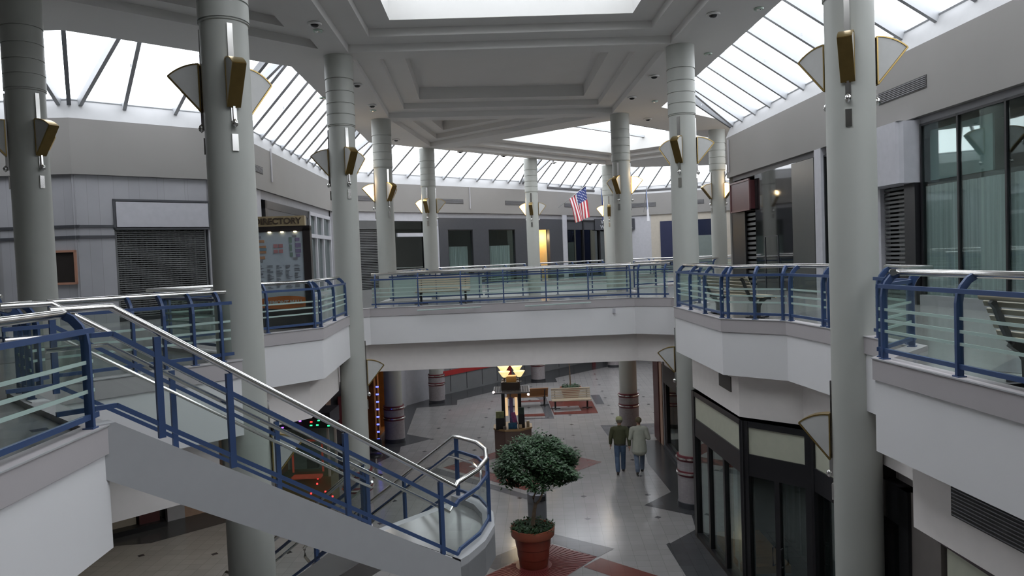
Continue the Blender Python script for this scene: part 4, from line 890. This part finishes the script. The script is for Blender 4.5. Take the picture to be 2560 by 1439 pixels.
obj('trunk', M().tube([(2.62, 35.2, .5), (2.60, 35.2, 1.4), (2.55, 35.2, 2.3)], [0.035, 0.028, 0.02], 8), BARK, t, True)
o = obj('foliage', leaves(M(), 2500, crown_fn((2.5, 35.2, 2.55), (0.65, 0.6, 0.5, 0.35), 0), 0.10, 21), LEAF, t); o['kind'] = 'stuff'
# bin behind the pot
t = thing('litter_bin', 'grey cylindrical litter bin standing right behind the potted fig tree', 'bin', (0.42, 18.3, 0), 0, None, True)
obj('body', M().lathe([(0.0, 0), (0.23, 0), (0.235, 0.06), (0.235, 0.70), (0.225, 0.72)], 32, (0.42, 18.3)), STEELT, t, True)
obj('lid', M().lathe([(0.24, 0.70), (0.24, 0.90), (0.20, 0.935), (0.0, 0.945)], 32, (0.42, 18.3)), STEELT, t, True)
obj('opening', M().box((0.42+.14, 18.3-.185, 0.80), (0.15, 0.03, 0.12), rad(37)), BLACK, t)

# ------------------------------------------------------------------ kiosk
kx, ky = -0.15, 25.2
t = thing('kiosk', 'small round sales kiosk with trellis roof, black posts and coloured wares', 'kiosk', (kx, ky, 0), 0, None, True)
KW = mat('kiosk_brown_laminate', (0.17, 0.115, 0.095), 0.5); KT = mat('kiosk_oak_top', (0.42, 0.28, 0.13), 0.4)
oc = [(kx+.68*math.cos(PI/8+k*PI/4), ky+.68*math.sin(PI/8+k*PI/4)) for k in range(8)]
obj('counter_base', M().prism(oc, 0, 1.0), KW, t); obj('counter_top', M().prism(offs(ccw(oc), -0.03), 1.0, 1.05), KT, t)
for sx in (-1, 1):
    for sy in (-1, 1): obj('post', M().box((kx+sx*.28-.02, ky+sy*.22, 1.65), (0.11, 0.11, 1.25)), BLACK, t)
m = M(); 
for k in range(15): m.box((kx-.6+k*.0857, ky, 2.30), (0.012, 1.2, 0.012))
for k in range(15): m.box((kx, ky-.6+k*.0857, 2.30), (1.2, 0.012, 0.012))
for q in (-.6, .6): m.box((kx+q, ky, 2.29), (0.03, 1.2, 0.05)); m.box((kx, ky+q, 2.29), (1.2, 0.03, 0.05))
obj('trellis_roof', m, mat('kiosk_steel', (0.30, 0.31, 0.33), 0.35, 0.6), t)
obj('sign_box', M().box((kx-.03, ky, 2.46), (0.62, 0.62, 0.26)), mat('kiosk_dark_sign', (0.07, 0.06, 0.055), 0.5), t); obj('lamp_stem', M().box((kx, ky, 2.68), (0.34, 0.34, 0.2)), KT, t)
m = M(); m.box((kx-.03, ky-.24, 1.60), (0.13, 0.03, 0.95)); obj('hanging_cloth', m, mat('violet_cloth', (0.16, 0.12, 0.26), 0.7, noise=0.5, nscale=9), t)
obj('pink_cloth', M().box((kx+.06, ky-.26, 1.36), (0.15, 0.03, 0.42), 0, 0, rad(-12)), mat('pink_cloth', (0.38, 0.10, 0.26), 0.7, noise=0.4, nscale=12), t)
for sx, nm in ((-.19, 'lit_panel'), (.14, 'lit_panel')): obj(nm, M().box((kx+sx, ky-.16, 1.75), (0.09, 0.02, 0.62)), mat('warm_lit_panel', (1.0, 0.66, 0.36), emit=0.8), t)
for x, y, z, d, c_, nm in ((-.42, -.36, 1.22, (0.30, 0.2, 0.40), (0.012, 0.012, 0.014), 'dark_display'), (-.42, -.38, 1.53, (0.28, 0.12, 0.22), (0.20, 0.22, 0.10), 'green_bag'), (.30, -.30, 1.28, (0.22, 0.2, 0.45), (0.014, 0.013, 0.015), 'black_bag'), (.30, -.28, 1.62, (0.2, 0.14, 0.24), (0.03, 0.06, 0.05), 'dark_green_bag'), (.0, -.44, 1.15, (0.30, 0.1, 0.20), (0.02, 0.10, 0.20), 'blue_box'), (.26, -.46, 1.12, (0.10, 0.1, 0.14), (0.48, 0.36, 0.22), 'cream_candle'), (-.28, -.48, 1.10, (0.12, 0.1, 0.10), (0.12, 0.10, 0.09), 'card_holder'), (.52, -.16, 1.14, (0.10, 0.14, 0.2), (0.42, 0.33, 0.22), 'paper_stack')):
    tag(obj(nm, M().box((kx+x, ky+y, z), d), mat('kiosk_'+nm, c_, 0.5, noise=0.3, nscale=14), bevel=0.015), '%s on the kiosk counter' % {'dark_display': 'black upright display box at the left front', 'green_bag': 'olive green bag above the black display box', 'black_bag': 'tall black bag right of the hanging cloth', 'dark_green_bag': 'dark green bag above the tall black bag', 'blue_box': 'blue box below the hanging cloth', 'cream_candle': 'cream block at the front right', 'card_holder': 'small brown card holder at the front left', 'paper_stack': 'beige stack at the right edge'}[nm], 'kiosk item')
for i, (x, y, lab) in enumerate([(-.26, .26, 'back left'), (.20, .26, 'back right'), (-.22, -.26, 'front left'), (.28, -.26, 'front right')]):
    bx, by = kx+x, ky+y; zb = 2.92 if i < 2 else 2.82; zb -= 0.05
    l_ = thing('bowl_lamp', 'glowing cream glass bowl lamp on top of the kiosk, %s' % lab, 'lamp', (bx, by, 2.42), 0, 'bowl lamps on the kiosk', True)
    obj('bowl', M().lathe([(0.05, zb), (0.085, zb+.03), (0.165, zb+.15), (0.20, zb+.20), (0.19, zb+.20), (0.15, zb+.14), (0.07, zb+.04)], 28, (bx, by)), mat('bowl_glow', (1.0, 0.74, 0.34), 0.4, emit=1.25, noise=0.1), l_, True)
    obj('stem', M().tube([(bx, by, 2.36), (bx, by, zb+.01)], 0.018, 8), CHROME, l_)
    obj('ledge_ring', M().lathe([(0.05, 2.60), (0.08, 2.605), (0.08, 2.62), (0.05, 2.62)], 16, (bx, by)), CHROME, l_)
kl = D.lights.new('kiosk_light', 'POINT'); kl.energy = 25; kl.color = (1, 0.78, 0.5); kl.shadow_soft_size = 0.2; ko = D.objects.new('kiosk_light', kl); COL.objects.link(ko); ko.location = (kx, ky, 3.25)
for x, y, z, lab in ((-.60, -.58, 2.33, 'left'), (.56, -.58, 2.22, 'right')):
    l_ = thing('spot_lamp', 'tiny bright clip-on spotlight at the %s front corner of the kiosk roof' % lab, 'lamp', (kx+x, ky+y, z), 0, None, True)
    obj('housing', M().tube([(kx+x, ky+y+.02, z), (kx+x, ky+y+.1, z+.02)], 0.035, 10), BLACK, l_); obj('bulb', M().lathe([(0, -.04), (.035, -.02), (.04, 0), (.035, .02), (0, .04)], 12, (0, 0)).__class__().tube([(kx+x, ky+y-.03, z), (kx+x, ky+y+.02, z)], 0.04, 12), mat('pink_white_bulb', (1, 0.75, 0.72), emit=6), l_)

# ------------------------------------------------------------------ directory sign
t = thing('directory_sign', 'tall free-standing mall directory map reading DIRECTORY with an orange oval at its foot', 'sign', (-5.3, 16.35, UF), 0, None, True)
ds = ((-5.73, 16.25), (-4.42, 16.40)); L_ = math.dist(*ds); dr = wallrot(ds)
def DB(s0, s1, z0, z1, o0, o1): return wbox(M(), ds, s0, s1, z0, z1, o0, o1)
PLQ = mat('black_sign_frame', (0.022, 0.018, 0.018), 0.3)
m = M(); wbox(m, ds, 0, 0.12, UF, 7.66, 0, 0.25); wbox(m, ds, L_-.16, L_, UF, 7.66, 0, 0.25); wbox(m, ds, 0, L_, 7.56, 7.68, 0, 0.25); wbox(m, ds, 0, L_, UF, 5.86, 0.0, 0.25); obj('frame', m, PLQ, t)
obj('base', DB(-.05, L_+.05, UF, UF+.08, -.06, 0.31), PLQ, t)
obj('map_panel', DB(0.12, L_-.16, 5.85, 7.56, 0.03, 0.2), mat('pale_blue_white_map', (0.36, 0.41, 0.45), 0.15), t)
obj('header_panel', DB(0.05, L_-.10, 7.68, 7.90, -.01, 0.2), mat('tan_header', (0.34, 0.27, 0.16), 0.4), t)
c_ = wpt(*ds, L_/2-.02, -0.022); text('DIRECTORY', 0.185, (*c_, 7.785), dr, mat('dark_brown_letters', (0.06, 0.04, 0.025), 0.5), t, bold=True, name='directory_lettering')
def quad(m, s, z, w, h): wbox(m, ds, s-w/2, s+w/2, z-h/2, z+h/2, 0.018, 0.031)
def mc_(nm, cs, items):
    for q in items: m = M(); quad(m, *q); obj(nm, m, mat('map_'+nm, tuple(v*.6+.09 for v in cs), 0.4), t)
x1 = 0.27; x2 = 0.62; x3 = 0.98
mc_('orange_area', (0.45, 0.20, 0.06), [(x1, 7.36, .12, .06), (x1, 7.24, .18, .05), (x1, 7.12, .18, .05), (x1, 7.0, .12, .06)])
mc_('blue_area', (0.10, 0.22, 0.30), [(x1-.10, 7.36, .07, .07), (x1-.10, 7.0, .07, .07), (x1+.02, 7.18, .16, .05)])
mc_('red_area', (0.42, 0.14, 0.15), [(x2-.055, 7.25, .09, .08), (x2+.055, 7.25, .09, .08), (x2-.055, 7.13, .09, .08), (x2+.055, 7.13, .09, .08)])
mc_('purple_area', (0.14, 0.10, 0.25), [(x3+.06, 7.38, .09, .07), (x3+.07, 7.25, .12, .09), (x3+.07, 7.13, .12, .08), (x3+.06, 7.03, .09, .07)])
mc_('green_area', (0.10, 0.20, 0.15), [(x3-.09, 7.37, .06, .12), (x3-.09, 7.20, .05, .14), (x3-.08, 7.05, .07, .09)])
mc_('grey_area', (0.16, 0.17, 0.20), [(x3, 7.46, .08, .05), (x3, 6.96, .09, .05), (x1-.04, 7.45, .08, .05), (x1-.04, 6.93, .1, .05)])
m = M(); rr = random.Random(9)
for cs0 in (0.16, 0.36, 0.56, 0.76, 0.95):
    z = 6.82
    while z > 6.32:
        w = rr.uniform(.05, .14); quad(m, cs0+w/2, z, w, 0.008); z -= rr.choice((0.022, 0.022, 0.03, 0.05))
obj('store_list', m, mat('tiny_grey_print', (0.14, 0.15, 0.17), 0.6), t)['kind'] = 'stuff'
m = M(); n = 40; ce = L_/2+.03; W_ = 0.66; Hh = 0.14; ol = []
for k in range(n+1):
    a = PI*2*k/n; s_ = max(0.12, min(L_-.16, ce+W_*math.cos(a))); ol.append((s_, 6.0+Hh*math.sin(a)))
pts = [wpt(*ds, s_, 0.0)+(z,) for s_, z in ol]; pts2 = [wpt(*ds, s_, -0.03)+(z,) for s_, z in ol]
m.add(pts2, [tuple(range(n))]); m.loft(pts, pts2); obj('orange_oval', m, mat('orange_oval_enamel', (0.40, 0.115, 0.025), 0.4), t)
c_ = wpt(*ds, ce, -0.04); text('FREMONT MALL', 0.115, (*c_, 6.0), dr, mat('pale_letters', (0.42, 0.40, 0.37), 0.5), t, bold=True, name='oval_lettering')
for k, (s_, z) in enumerate(((0.45, 7.60), (0.72, 7.60), (1.0, 7.60))): obj('map_lamp', DB(s_-.03, s_+.03, z-.06, z-.035, -.01, 0.03), mat('warm_map_lamp', (1, 0.8, 0.5), emit=6), t)
for k, (s_, lab) in enumerate(((1.12, 'left'), (1.30, 'right'))): pass

# ------------------------------------------------------------------ flags
def flag(label, base, tip, drop, wid, cols_fn, n=14, mm_=26, name='flag'):
    t = thing(name, label, 'flag', base, 0, 'flags on the far wall', True)
    b = Vector(base); q = Vector(tip); obj('pole', M().tube([b, q], 0.022, 8), mat('flag_pole_metal', (0.5, 0.5, 0.5), 0.3, 0.7), t)
    m = M(); mats, pick = cols_fn
    # cloth hangs from the pole: u along the pole from the tip downwards, v down
    d = (b-q).normalized()
    P = [[None]*(mm_+1) for _ in range(n+1)]
    for i in range(n+1):
        for j in range(mm_+1):
            u = i/n; v = j/mm_; pt = q+d*(wid*u*(1-.25*v))+Vector((0.10*v*wid, 0, -drop*v*(1-.12*u)))
            pt += Vector((0.06*math.sin(u*9+v*2)*v, 0.14*math.sin(u*11+v*3)*(0.3+v), 0)); P[i][j] = pt
    for i in range(n):
        for j in range(mm_):
            m.m = pick(i/n, j/mm_); m.add([P[i][j], P[i+1][j], P[i+1][j+1], P[i][j+1]], [(0, 1, 2, 3)])
    o = obj('cloth', m, mats, t, True)
    return t
FR = mat('flag_red', (0.42, 0.03, 0.05), 0.7); FW = mat('flag_white', (0.72, 0.72, 0.75), 0.7); FB = mat('flag_blue', (0.03, 0.05, 0.20), 0.7); FLB = mat('flag_mid_blue', (0.06, 0.14, 0.36), 0.7)
def stars(u, v):
    if u < 0.54 and v < 0.42:
        return 1 if (int(u*26) % 2 == 0 and int(v*40) % 2 == 0 and (int(u*13)+int(v*20)) % 2 == 0) else 2
    return 0 if int(u*12.99) % 2 == 0 else 1
flag('striped red and white flag with starred blue corner hanging from the far wall', (3.2, 47.9, 9.95), (4.86, 46.6, 11.15), 1.95, 1.45, ([FR, FW, FB], stars), 26, 40)
flag('narrow furled dark blue flag just left of the corner column', (6.7, 52.0, 9.9), (6.05, 48.6, 11.15), 2.1, 0.9, ([FB, FW, FLB], lambda u, v: 1 if (0.2 < v < 0.3 and 0.3 < u < .6) else (2 if v < .25 else 0)))
flag('furled blue and white flag between the two right far columns', (9.5, 52.4, 9.7), (9.05, 48.6, 11.1), 2.2, 0.9, ([FB, FW, FLB], lambda u, v: 1 if (u < 0.35 or v > 0.6) else 2))

# ------------------------------------------------------------------ arcade machine below the left balcony
t = thing('arcade_machine', 'large prize arcade machine with coloured dot lights on its dark canopy, behind the stairs', 'arcade machine', (-6.0, 21.0, 0), 0, None, True)
mx, my = -5.98, 20.9
RG = mat('arcade_red_glow', (0.5, 0.09, 0.05), emit=0.12); AG = mat('arcade_olive_body', (0.13, 0.11, 0.05), 0.5)
m = M(); m.box((mx, my, 0.45), (1.45, 0.9, 0.9)); obj('cabinet', m, AG, t)
for sx in (-1, 1):
    for sy in (-1, 1): obj('corner_post', M().box((mx+sx*.69, my+sy*.42, 1.6), (0.06, 0.06, 1.4)), BEIGE, t)
pass; obj('glass_panel', M().box((mx, my-.44, 1.45), (1.3, 0.01, 1.0)), SHOPG, t)
obj('back_panel', M().box((mx, my+.42, 1.5), (1.36, 0.03, 1.2)), mat('arcade_pale_back', (0.22, 0.27, 0.24), 0.6), t)
m = M(); m.box((mx+.1, my-.45, 1.93), (0.85, 0.03, 0.05)); m.box((mx-.31, my-.45, 1.5), (0.05, 0.03, 0.9)); m.box((mx+.52, my-.45, 1.5), (0.05, 0.03, 0.9)); obj('red_frame', m, RG, t)
obj('control_shelf', M().box((mx+.1, my-.55, 0.95), (0.8, 0.3, 0.06)), RG, t); obj('plush_toy', M().box((mx+.15, my-.1, 1.2), (0.3, 0.2, 0.25)), mat('plush_dark', (0.03, 0.04, 0.03), 0.9), t)
obj('canopy', M().box((mx, my, 2.5), (1.6, 1.1, 0.42)), mat('arcade_dark_canopy', (0.01, 0.01, 0.015), 0.4), t)
rr = random.Random(4); LM = {'red': mat('red_led', (1, 0.03, 0.03), emit=5), 'green': mat('green_led', (0.03, 1, 0.25), emit=3.5), 'violet': mat('violet_led', (0.35, 0.1, 1), emit=4)}
for k in range(20):
    cname = rr.choice(('red', 'green', 'green', 'violet', 'red')); x = mx-.72+1.44*(k % 7)/6+rr.uniform(-.06, .06); z = 2.36+0.13*(k//7)+rr.uniform(-.02, .02)
    obj('dot_light', M().box((x, my-.56, z), (0.06, 0.02, 0.03)), LM[cname], t)
for k in range(5): obj('dot_light', M().box((mx+.35+rr.uniform(-.2, .5), my-.6, rr.uniform(0.3, 1.1)), (0.04, 0.02, 0.04)), LM['red'], t)
t = thing('swivel_stool', 'black padded stool at the arcade shop behind the railing', 'stool', (-4.55, 23.4, 0), 0, None, True)
obj('seat', M().lathe([(0, 0.62), (0.2, 0.62), (0.22, 0.66), (0.2, 0.71), (0, 0.72)], 20, (-4.55, 23.4)), BLACK, t, True); obj('stem', M().lathe([(0.22, 0), (0.2, 0.03), (0.03, 0.06), (0.03, 0.62)], 18, (-4.55, 23.4)), CHROME, t, True)
obj('backrest', M().box((-4.55, 23.6, 0.95), (0.36, 0.06, 0.4)), BLACK, t, bevel=0.03)

# ------------------------------------------------------------------ lower ceiling lamps and red door glow
WL_ = mat('warm_downlight_disc', (1, 0.82, 0.55), emit=10)
for i, (x, y) in enumerate([(-7.6, 17.6), (-6.8, 18.4), (-9.3, 15.4), (-8.4, 14.4), (5.2, 29.5), (6.5, 31), (-5.6, 32.5), (0.0, 42.6)]):
    lab = 'recessed warm downlight in the lower ceiling ' + ['under the left balcony near the peach shop', 'under the left balcony near the arcade', 'under the left walkway, far end', 'under the left walkway, near end', 'behind the flag-side column', 'in the right side passage', 'by the orange doorway', 'before the grey far panels'][i]
    t = thing('recessed_downlight', lab, 'ceiling light', (x, y, 3.5), 0, 'warm recessed lights of the lower ceiling'); obj('disc', M().lathe([(0, 0.02), (0.1, 0.02)], 18), WL_, t); obj('trim_ring', M().lathe([(0.1, 0.0), (0.13, 0.0), (0.14, 0.045)], 18), CHROME, t)
    sp = D.lights.new('downlight', 'SPOT'); sp.energy = 45; sp.spot_size = rad(120); sp.spot_blend = 0.6; sp.color = (1, 0.92, 0.74); sp.shadow_soft_size = 0.1
    so = D.objects.new('downlight', sp); COL.objects.link(so); so.location = (x, y, 3.46)

# ------------------------------------------------------------------ the walking couple
SKIN = mat('skin', (0.42, 0.24, 0.17), 0.55); 
def skinned(name, verts, edges, ma, parent, vox=0.012, root=0):
    """overlapping tapered limbs fused into one continuous surface"""
    m = M(); N = 14; X = Vector((1, 0, 0))
    R2 = [(v[3] if isinstance(v[3], tuple) else (v[3], v[3])) for v in verts]
    for i, j in edges:
        p, q = Vector(verts[i][:3]), Vector(verts[j][:3]); t = (q-p)
        if t.length < 1e-5: continue
        t.normalize(); a = X-t*X.dot(t)
        if a.length < 0.2: a = Vector((0, 1, 0))-t*t.y
        a.normalize(); b = t.cross(a); vs = []
        r0, r1 = R2[i], R2[j]
        if max(r0) > 2.2*max(r1): r0 = (min(r0[0], r1[0]*1.5), min(r0[1], r1[1]*1.5))
        for c, rr_ in ((p, r0), (q, r1)):
            for k in range(N): an = 2*PI*k/N; vs.append(c+a*math.cos(an)*rr_[0]+b*math.sin(an)*rr_[1])
        m.add(vs, [tuple(range(N))[::-1], tuple(range(N, 2*N))]+[(k, (k+1) % N, N+(k+1) % N, N+k) for k in range(N)])
    for v, rr_ in zip(verts, R2):
        rz_ = min(rr_)*0.8; vs = []; c = Vector(v[:3])
        for a in range(1, 6):
            th = PI*a/6
            for k in range(N): an = 2*PI*k/N; vs.append(c+Vector((rr_[0]*math.sin(th)*math.cos(an), rr_[1]*math.sin(th)*math.sin(an), rz_*math.cos(th))))
        m.add(vs, [tuple(range(N)), tuple(range(4*N, 5*N))[::-1]]+[(a*N+k, a*N+(k+1) % N, (a+1)*N+(k+1) % N, (a+1)*N+k) for a in range(4) for k in range(N)])
    o = obj(name, m, ma, parent, True)
    rm_ = o.modifiers.new('remesh', 'REMESH'); rm_.mode = 'VOXEL'; rm_.voxel_size = vox; rm_.use_smooth_shade = True
    sm_ = o.modifiers.new('smooth', 'SMOOTH'); sm_.iterations = 3 if vox > .008 else 1; sm_.factor = 0.5
    return o
def chain(verts, edges, pts, attach=None):
    first = len(verts); verts += pts
    if attach is not None: edges.append((attach, first))
    edges += [(i, i+1) for i in range(first, len(verts)-1)]
    return len(verts)-1
def person(label, loc, rz, jacket, trouser, cap=None, hair=None, long_coat=False, step=1, arm_bend=(0, 0)):
    # faces local +Y; height 1.72
    t = thing('person', label, 'person', (*loc, 0), rz, 'walking couple')
    f = step
    # body: pelvis, spine, neck, arms, legs, hands as one surface
    V = []; E_ = []
    V.append((0, 0, 0.95, (0.15, 0.10)))
    chain(V, E_, [(0, 0.0, 1.08, (0.13, 0.09)), (0, 0.01, 1.25, (0.15, 0.09)), (0, 0.0, 1.36, (0.15, 0.08)), (0, 0.0, 1.44, (0.06, 0.055)), (0, 0.015, 1.52, 0.052)], 0); chest = 3; neck = 5
    chain(V, E_, [(0, 0.03, 1.58, (0.068, 0.08)), (0, 0.03, 1.66, (0.078, 0.09)), (0, 0.02, 1.71, (0.055, 0.065))], neck)
    hands = []
    for sx, bend in ((-1, arm_bend[0]), (1, arm_bend[1])):
        sw = -f*sx*0.12
        if bend: el = (sx*0.27, -0.03, 1.10); wr = (sx*0.18, 0.19, 1.16); dv = Vector((-sx*.3, .9, .15))
        else: el = (sx*0.26, sw*.4-.02, 1.12); wr = (sx*0.28, sw, 0.87); dv = Vector((sx*.05, .12, -1))
        k = chain(V, E_, [(sx*0.19, 0, 1.39, 0.06), (*el, 0.042), (*wr, 0.028)], chest)
        dv.normalize(); w = Vector(wr); side = dv.cross(Vector((sx, 0, 0.01))).normalized(); side2 = dv.cross(side).normalized()
        pm = w+dv*0.06; V.append((*pm, (0.032, 0.018))); E_.append((k, len(V)-1)); pk = len(V)-1; hands.append((w, dv, side, pm))
        for q, ln in ((-.026, .060), (-.009, .075), (.009, .070), (.026, .055)):
            a = pm+dv*.03+side*q; b = a+dv*ln*.55+side2*.004*sx; c2 = b+dv*ln*.45+side2*.015*sx
            chain(V, E_, [(*a, 0.009), (*b, 0.0085), (*c2, 0.007)], pk)
        th = w+dv*.03+side*.028; chain(V, E_, [(*th, 0.010), (*(th+dv*.03+side*.015), 0.009), (*(th+dv*.055+side*.014), 0.007)], k)
    legs = []
    for sx in (-1, 1):
        ph = f*sx
        hip = (sx*.09, 0, .90); kn = (sx*.095, .06*ph+.03, .50); an = (sx*.09, .20*ph if ph > 0 else .22*ph-.03, .09 if ph > 0 else .14)
        chain(V, E_, [(*hip, 0.085), (*kn, 0.055), (*an, 0.035)], 0); legs.append((hip, kn, an, ph))
    skinned('body', V, E_, SKIN, t, 0.006)
    # head details
    m = M(); hc = Vector((0, 0.03, 1.63))
    m.lathe([(0, -.03), (.02, -.02), (.024, 0.0), (.018, .025), (0, .03)], 10)
    fm = M(); fm.box((0, .115, 1.625), (0.022, 0.03, 0.04), 0, rad(20)); obj('nose', fm, SKIN, t)
    em = M()
    for sx in (-1, 1): em.tube([(sx*.032, .098, 1.65), (sx*.032, .112, 1.65)], 0.010, 8)
    obj('eyes', em, mat('eye_dark', (0.03, 0.02, 0.02), 0.2), t)
    obj('mouth', M().box((0, .108, 1.585), (0.045, 0.01, 0.008)), mat('lip', (0.30, 0.10, 0.09), 0.5), t)
    er = M()
    for sx in (-1, 1): er.lathe([(0, 1.60), (.014, 1.605), (.018, 1.63), (.014, 1.655), (0, 1.66)], 10, (sx*.082, .02))
    obj('ears', er, SKIN, t, True)
    hm = M(); pr = [(0.086, 1.60 if not cap else 1.585), (0.098, 1.63), (0.097, 1.68), (0.078, 1.72), (0.04, 1.745), (0, 1.75)]
    hm.lathe(pr, 24, (0, 0.008)); ho = obj('hair', hm, hair, t, True)
    for v in ho.data.vertices:
        if v.co.y > 0.05 and v.co.z < 1.68: v.co.y -= 0.06
    if cap:
        cm = M(); cm.lathe([(0.104, 1.655), (0.108, 1.68), (0.103, 1.72), (0.075, 1.755), (0.03, 1.772), (0, 1.774)], 28, (0, 0.02)); obj('cap', cm, cap, t, True)
        bm_ = M(); bm_.add([(-.07, .11, 1.665), (.07, .11, 1.665), (.055, .19, 1.65), (-.055, .19, 1.65), (-.07, .11, 1.675), (.07, .11, 1.675), (.055, .19, 1.66), (-.055, .19, 1.66)], [(0, 1, 2, 3), (4, 5, 6, 7), (0, 1, 5, 4), (1, 2, 6, 5), (2, 3, 7, 6), (3, 0, 4, 7)]); obj('cap_peak', bm_, cap, t)
    # jacket
    V = [(0, 0, 1.22, (0.20, 0.135))]; E_ = []
    chain(V, E_, [(0, 0.0, 1.34, (0.19, 0.12)), (0, 0, 1.40, (0.145, 0.09)), (0, 0.005, 1.47, (0.068, 0.065))], 0)
    if long_coat: chain(V, E_, [(0, 0, 1.05, (0.20, 0.145)), (0, 0, .86, (0.225, 0.175)), (0, -.01, .70, (0.245, 0.195))], 0)
    else: chain(V, E_, [(0, 0, 1.08, (0.20, 0.14)), (0, 0, 0.96, (0.185, 0.13)), (0, 0, .92, (0.17, 0.125))], 0)
    for i_, (sx, bend) in enumerate(((-1, arm_bend[0]), (1, arm_bend[1]))):
        sw = -f*sx*0.12
        if bend: el = (sx*0.29, -0.04, 1.09); wr = (sx*0.20, 0.16, 1.15)
        else: el = (sx*0.275, sw*.4-.02, 1.12); wr = (sx*0.285, sw*.95, 0.90)
        chain(V, E_, [(sx*0.20, 0, 1.385, 0.085), (*el, 0.068), (*wr, 0.05)], 1)
    skinned('jacket' if not long_coat else 'coat', V, E_, jacket, t)
    if not long_coat: obj('hem_band', M().lathe([(0.1, .885), (0.178, .885), (0.186, .935), (0.1, .935)], 24), mat('jacket_hem', (0.06, 0.055, 0.045), 0.8), t).scale = (1, .74, 1)
    V = [(0, 0, .94, (0.165, 0.12))]; E_ = []
    for hip, kn, an, ph in legs: chain(V, E_, [(hip[0], hip[1], hip[2]-.06, (0.10, 0.11)), (kn[0], kn[1], kn[2], 0.078), (an[0], an[1], an[2]+.06, 0.072), (an[0], an[1], an[2]-.01, 0.066)], 0)
    skinned('trousers', V, E_, trouser, t)
    for hip, kn, an, ph in legs:
        sm = M(); pitch = 0 if ph > 0 else rad(-28); base = Matrix.Translation((an[0], an[1], an[2]-.05)) @ Matrix.Rotation(pitch, 4, 'X')
        pf = [(-.07, .045), (-.05, .055), (.04, .055), (.13, .045), (.19, .02)]; vs = []
        for y, w_ in pf:
            h_ = .085 if y < .05 else (.06 if y < .15 else .035)
            for sx_, z_ in ((-1, 0), (1, 0), (1, 1), (-1, 1)): vs.append(base @ Vector((sx_*w_*(1 if not z_ else .7), y, -.04+(h_ if z_ else 0))))
        fs = [(0, 1, 2, 3), (16, 17, 18, 19)]+[(4*i+k, 4*i+(k+1) % 4, 4*i+4+(k+1) % 4, 4*i+4+k) for i in range(4) for k in range(4)]
        sm.add(vs, fs); so = obj('shoe', sm, mat('dark_shoe', (0.035, 0.03, 0.028), 0.6), t, True)
        b_ = so.modifiers.new('sub', 'SUBSURF'); b_.levels = 1; b_.render_levels = 2
    return t
JEAN = mat('blue_denim', (0.075, 0.12, 0.20), 0.8, noise=0.15, nscale=8); JEAN2 = mat('washed_denim', (0.15, 0.19, 0.26), 0.8, noise=0.15, nscale=8)
person('person in olive jacket, jeans and yellow-green cap walking away, left of the pair', (3.16, 22.75), rad(-6), mat('olive_jacket', (0.075, 0.078, 0.04), 0.85, noise=0.1), JEAN, mat('yellow_green_cap', (0.40, 0.42, 0.22), 0.8), mat('grey_hair', (0.16, 0.14, 0.11), 0.9), False, 1)
person('person in long pale cardigan and jeans walking away, right of the pair', (3.74, 22.65), rad(-4), mat('pale_cardigan', (0.42, 0.43, 0.36), 0.9, noise=0.08), JEAN2, None, mat('brown_grey_hair', (0.13, 0.105, 0.06), 0.9), True, 1, (1, 1))

# ------------------------------------------------------------------ odds and ends on the bridge face
for x0, x1_, lab in ((-2.78, -0.92, 'left'), (0.36, 2.30, 'right')):
    yk = lambda x: 21.7+(x+4.2)*0.0307
    t = thing('light_strip', 'thin clear strip of fairy lights on brackets on the bridge face, %s one' % lab, 'light strip', (x0, yk(x0)-.1, 5.36), 0, None, True)
    obj('strip', M().tube([(x0, yk(x0)-.22, 5.37), ((x0+x1_)/2, yk(x0)-.20, 5.39), (x1_, yk(x1_)-.22, 5.40)], 0.022, 8), FROSTP, t)
    m = M()
    for q in (0.1, 0.5, 0.9):
        x = x0+(x1_-x0)*q; m.box((x, yk(x)-.11, 5.375), (0.02, 0.22, 0.02))
    obj('bracket', m, mat('clear_grey_plastic', (0.42, 0.41, 0.42), 0.3), t)
tag(obj('outlet_box', M().box((3.0, 21.86+.02, 5.12), (0.07, 0.06, 0.13)), LGREY), 'small grey outlet box on the white bridge face', 'outlet')
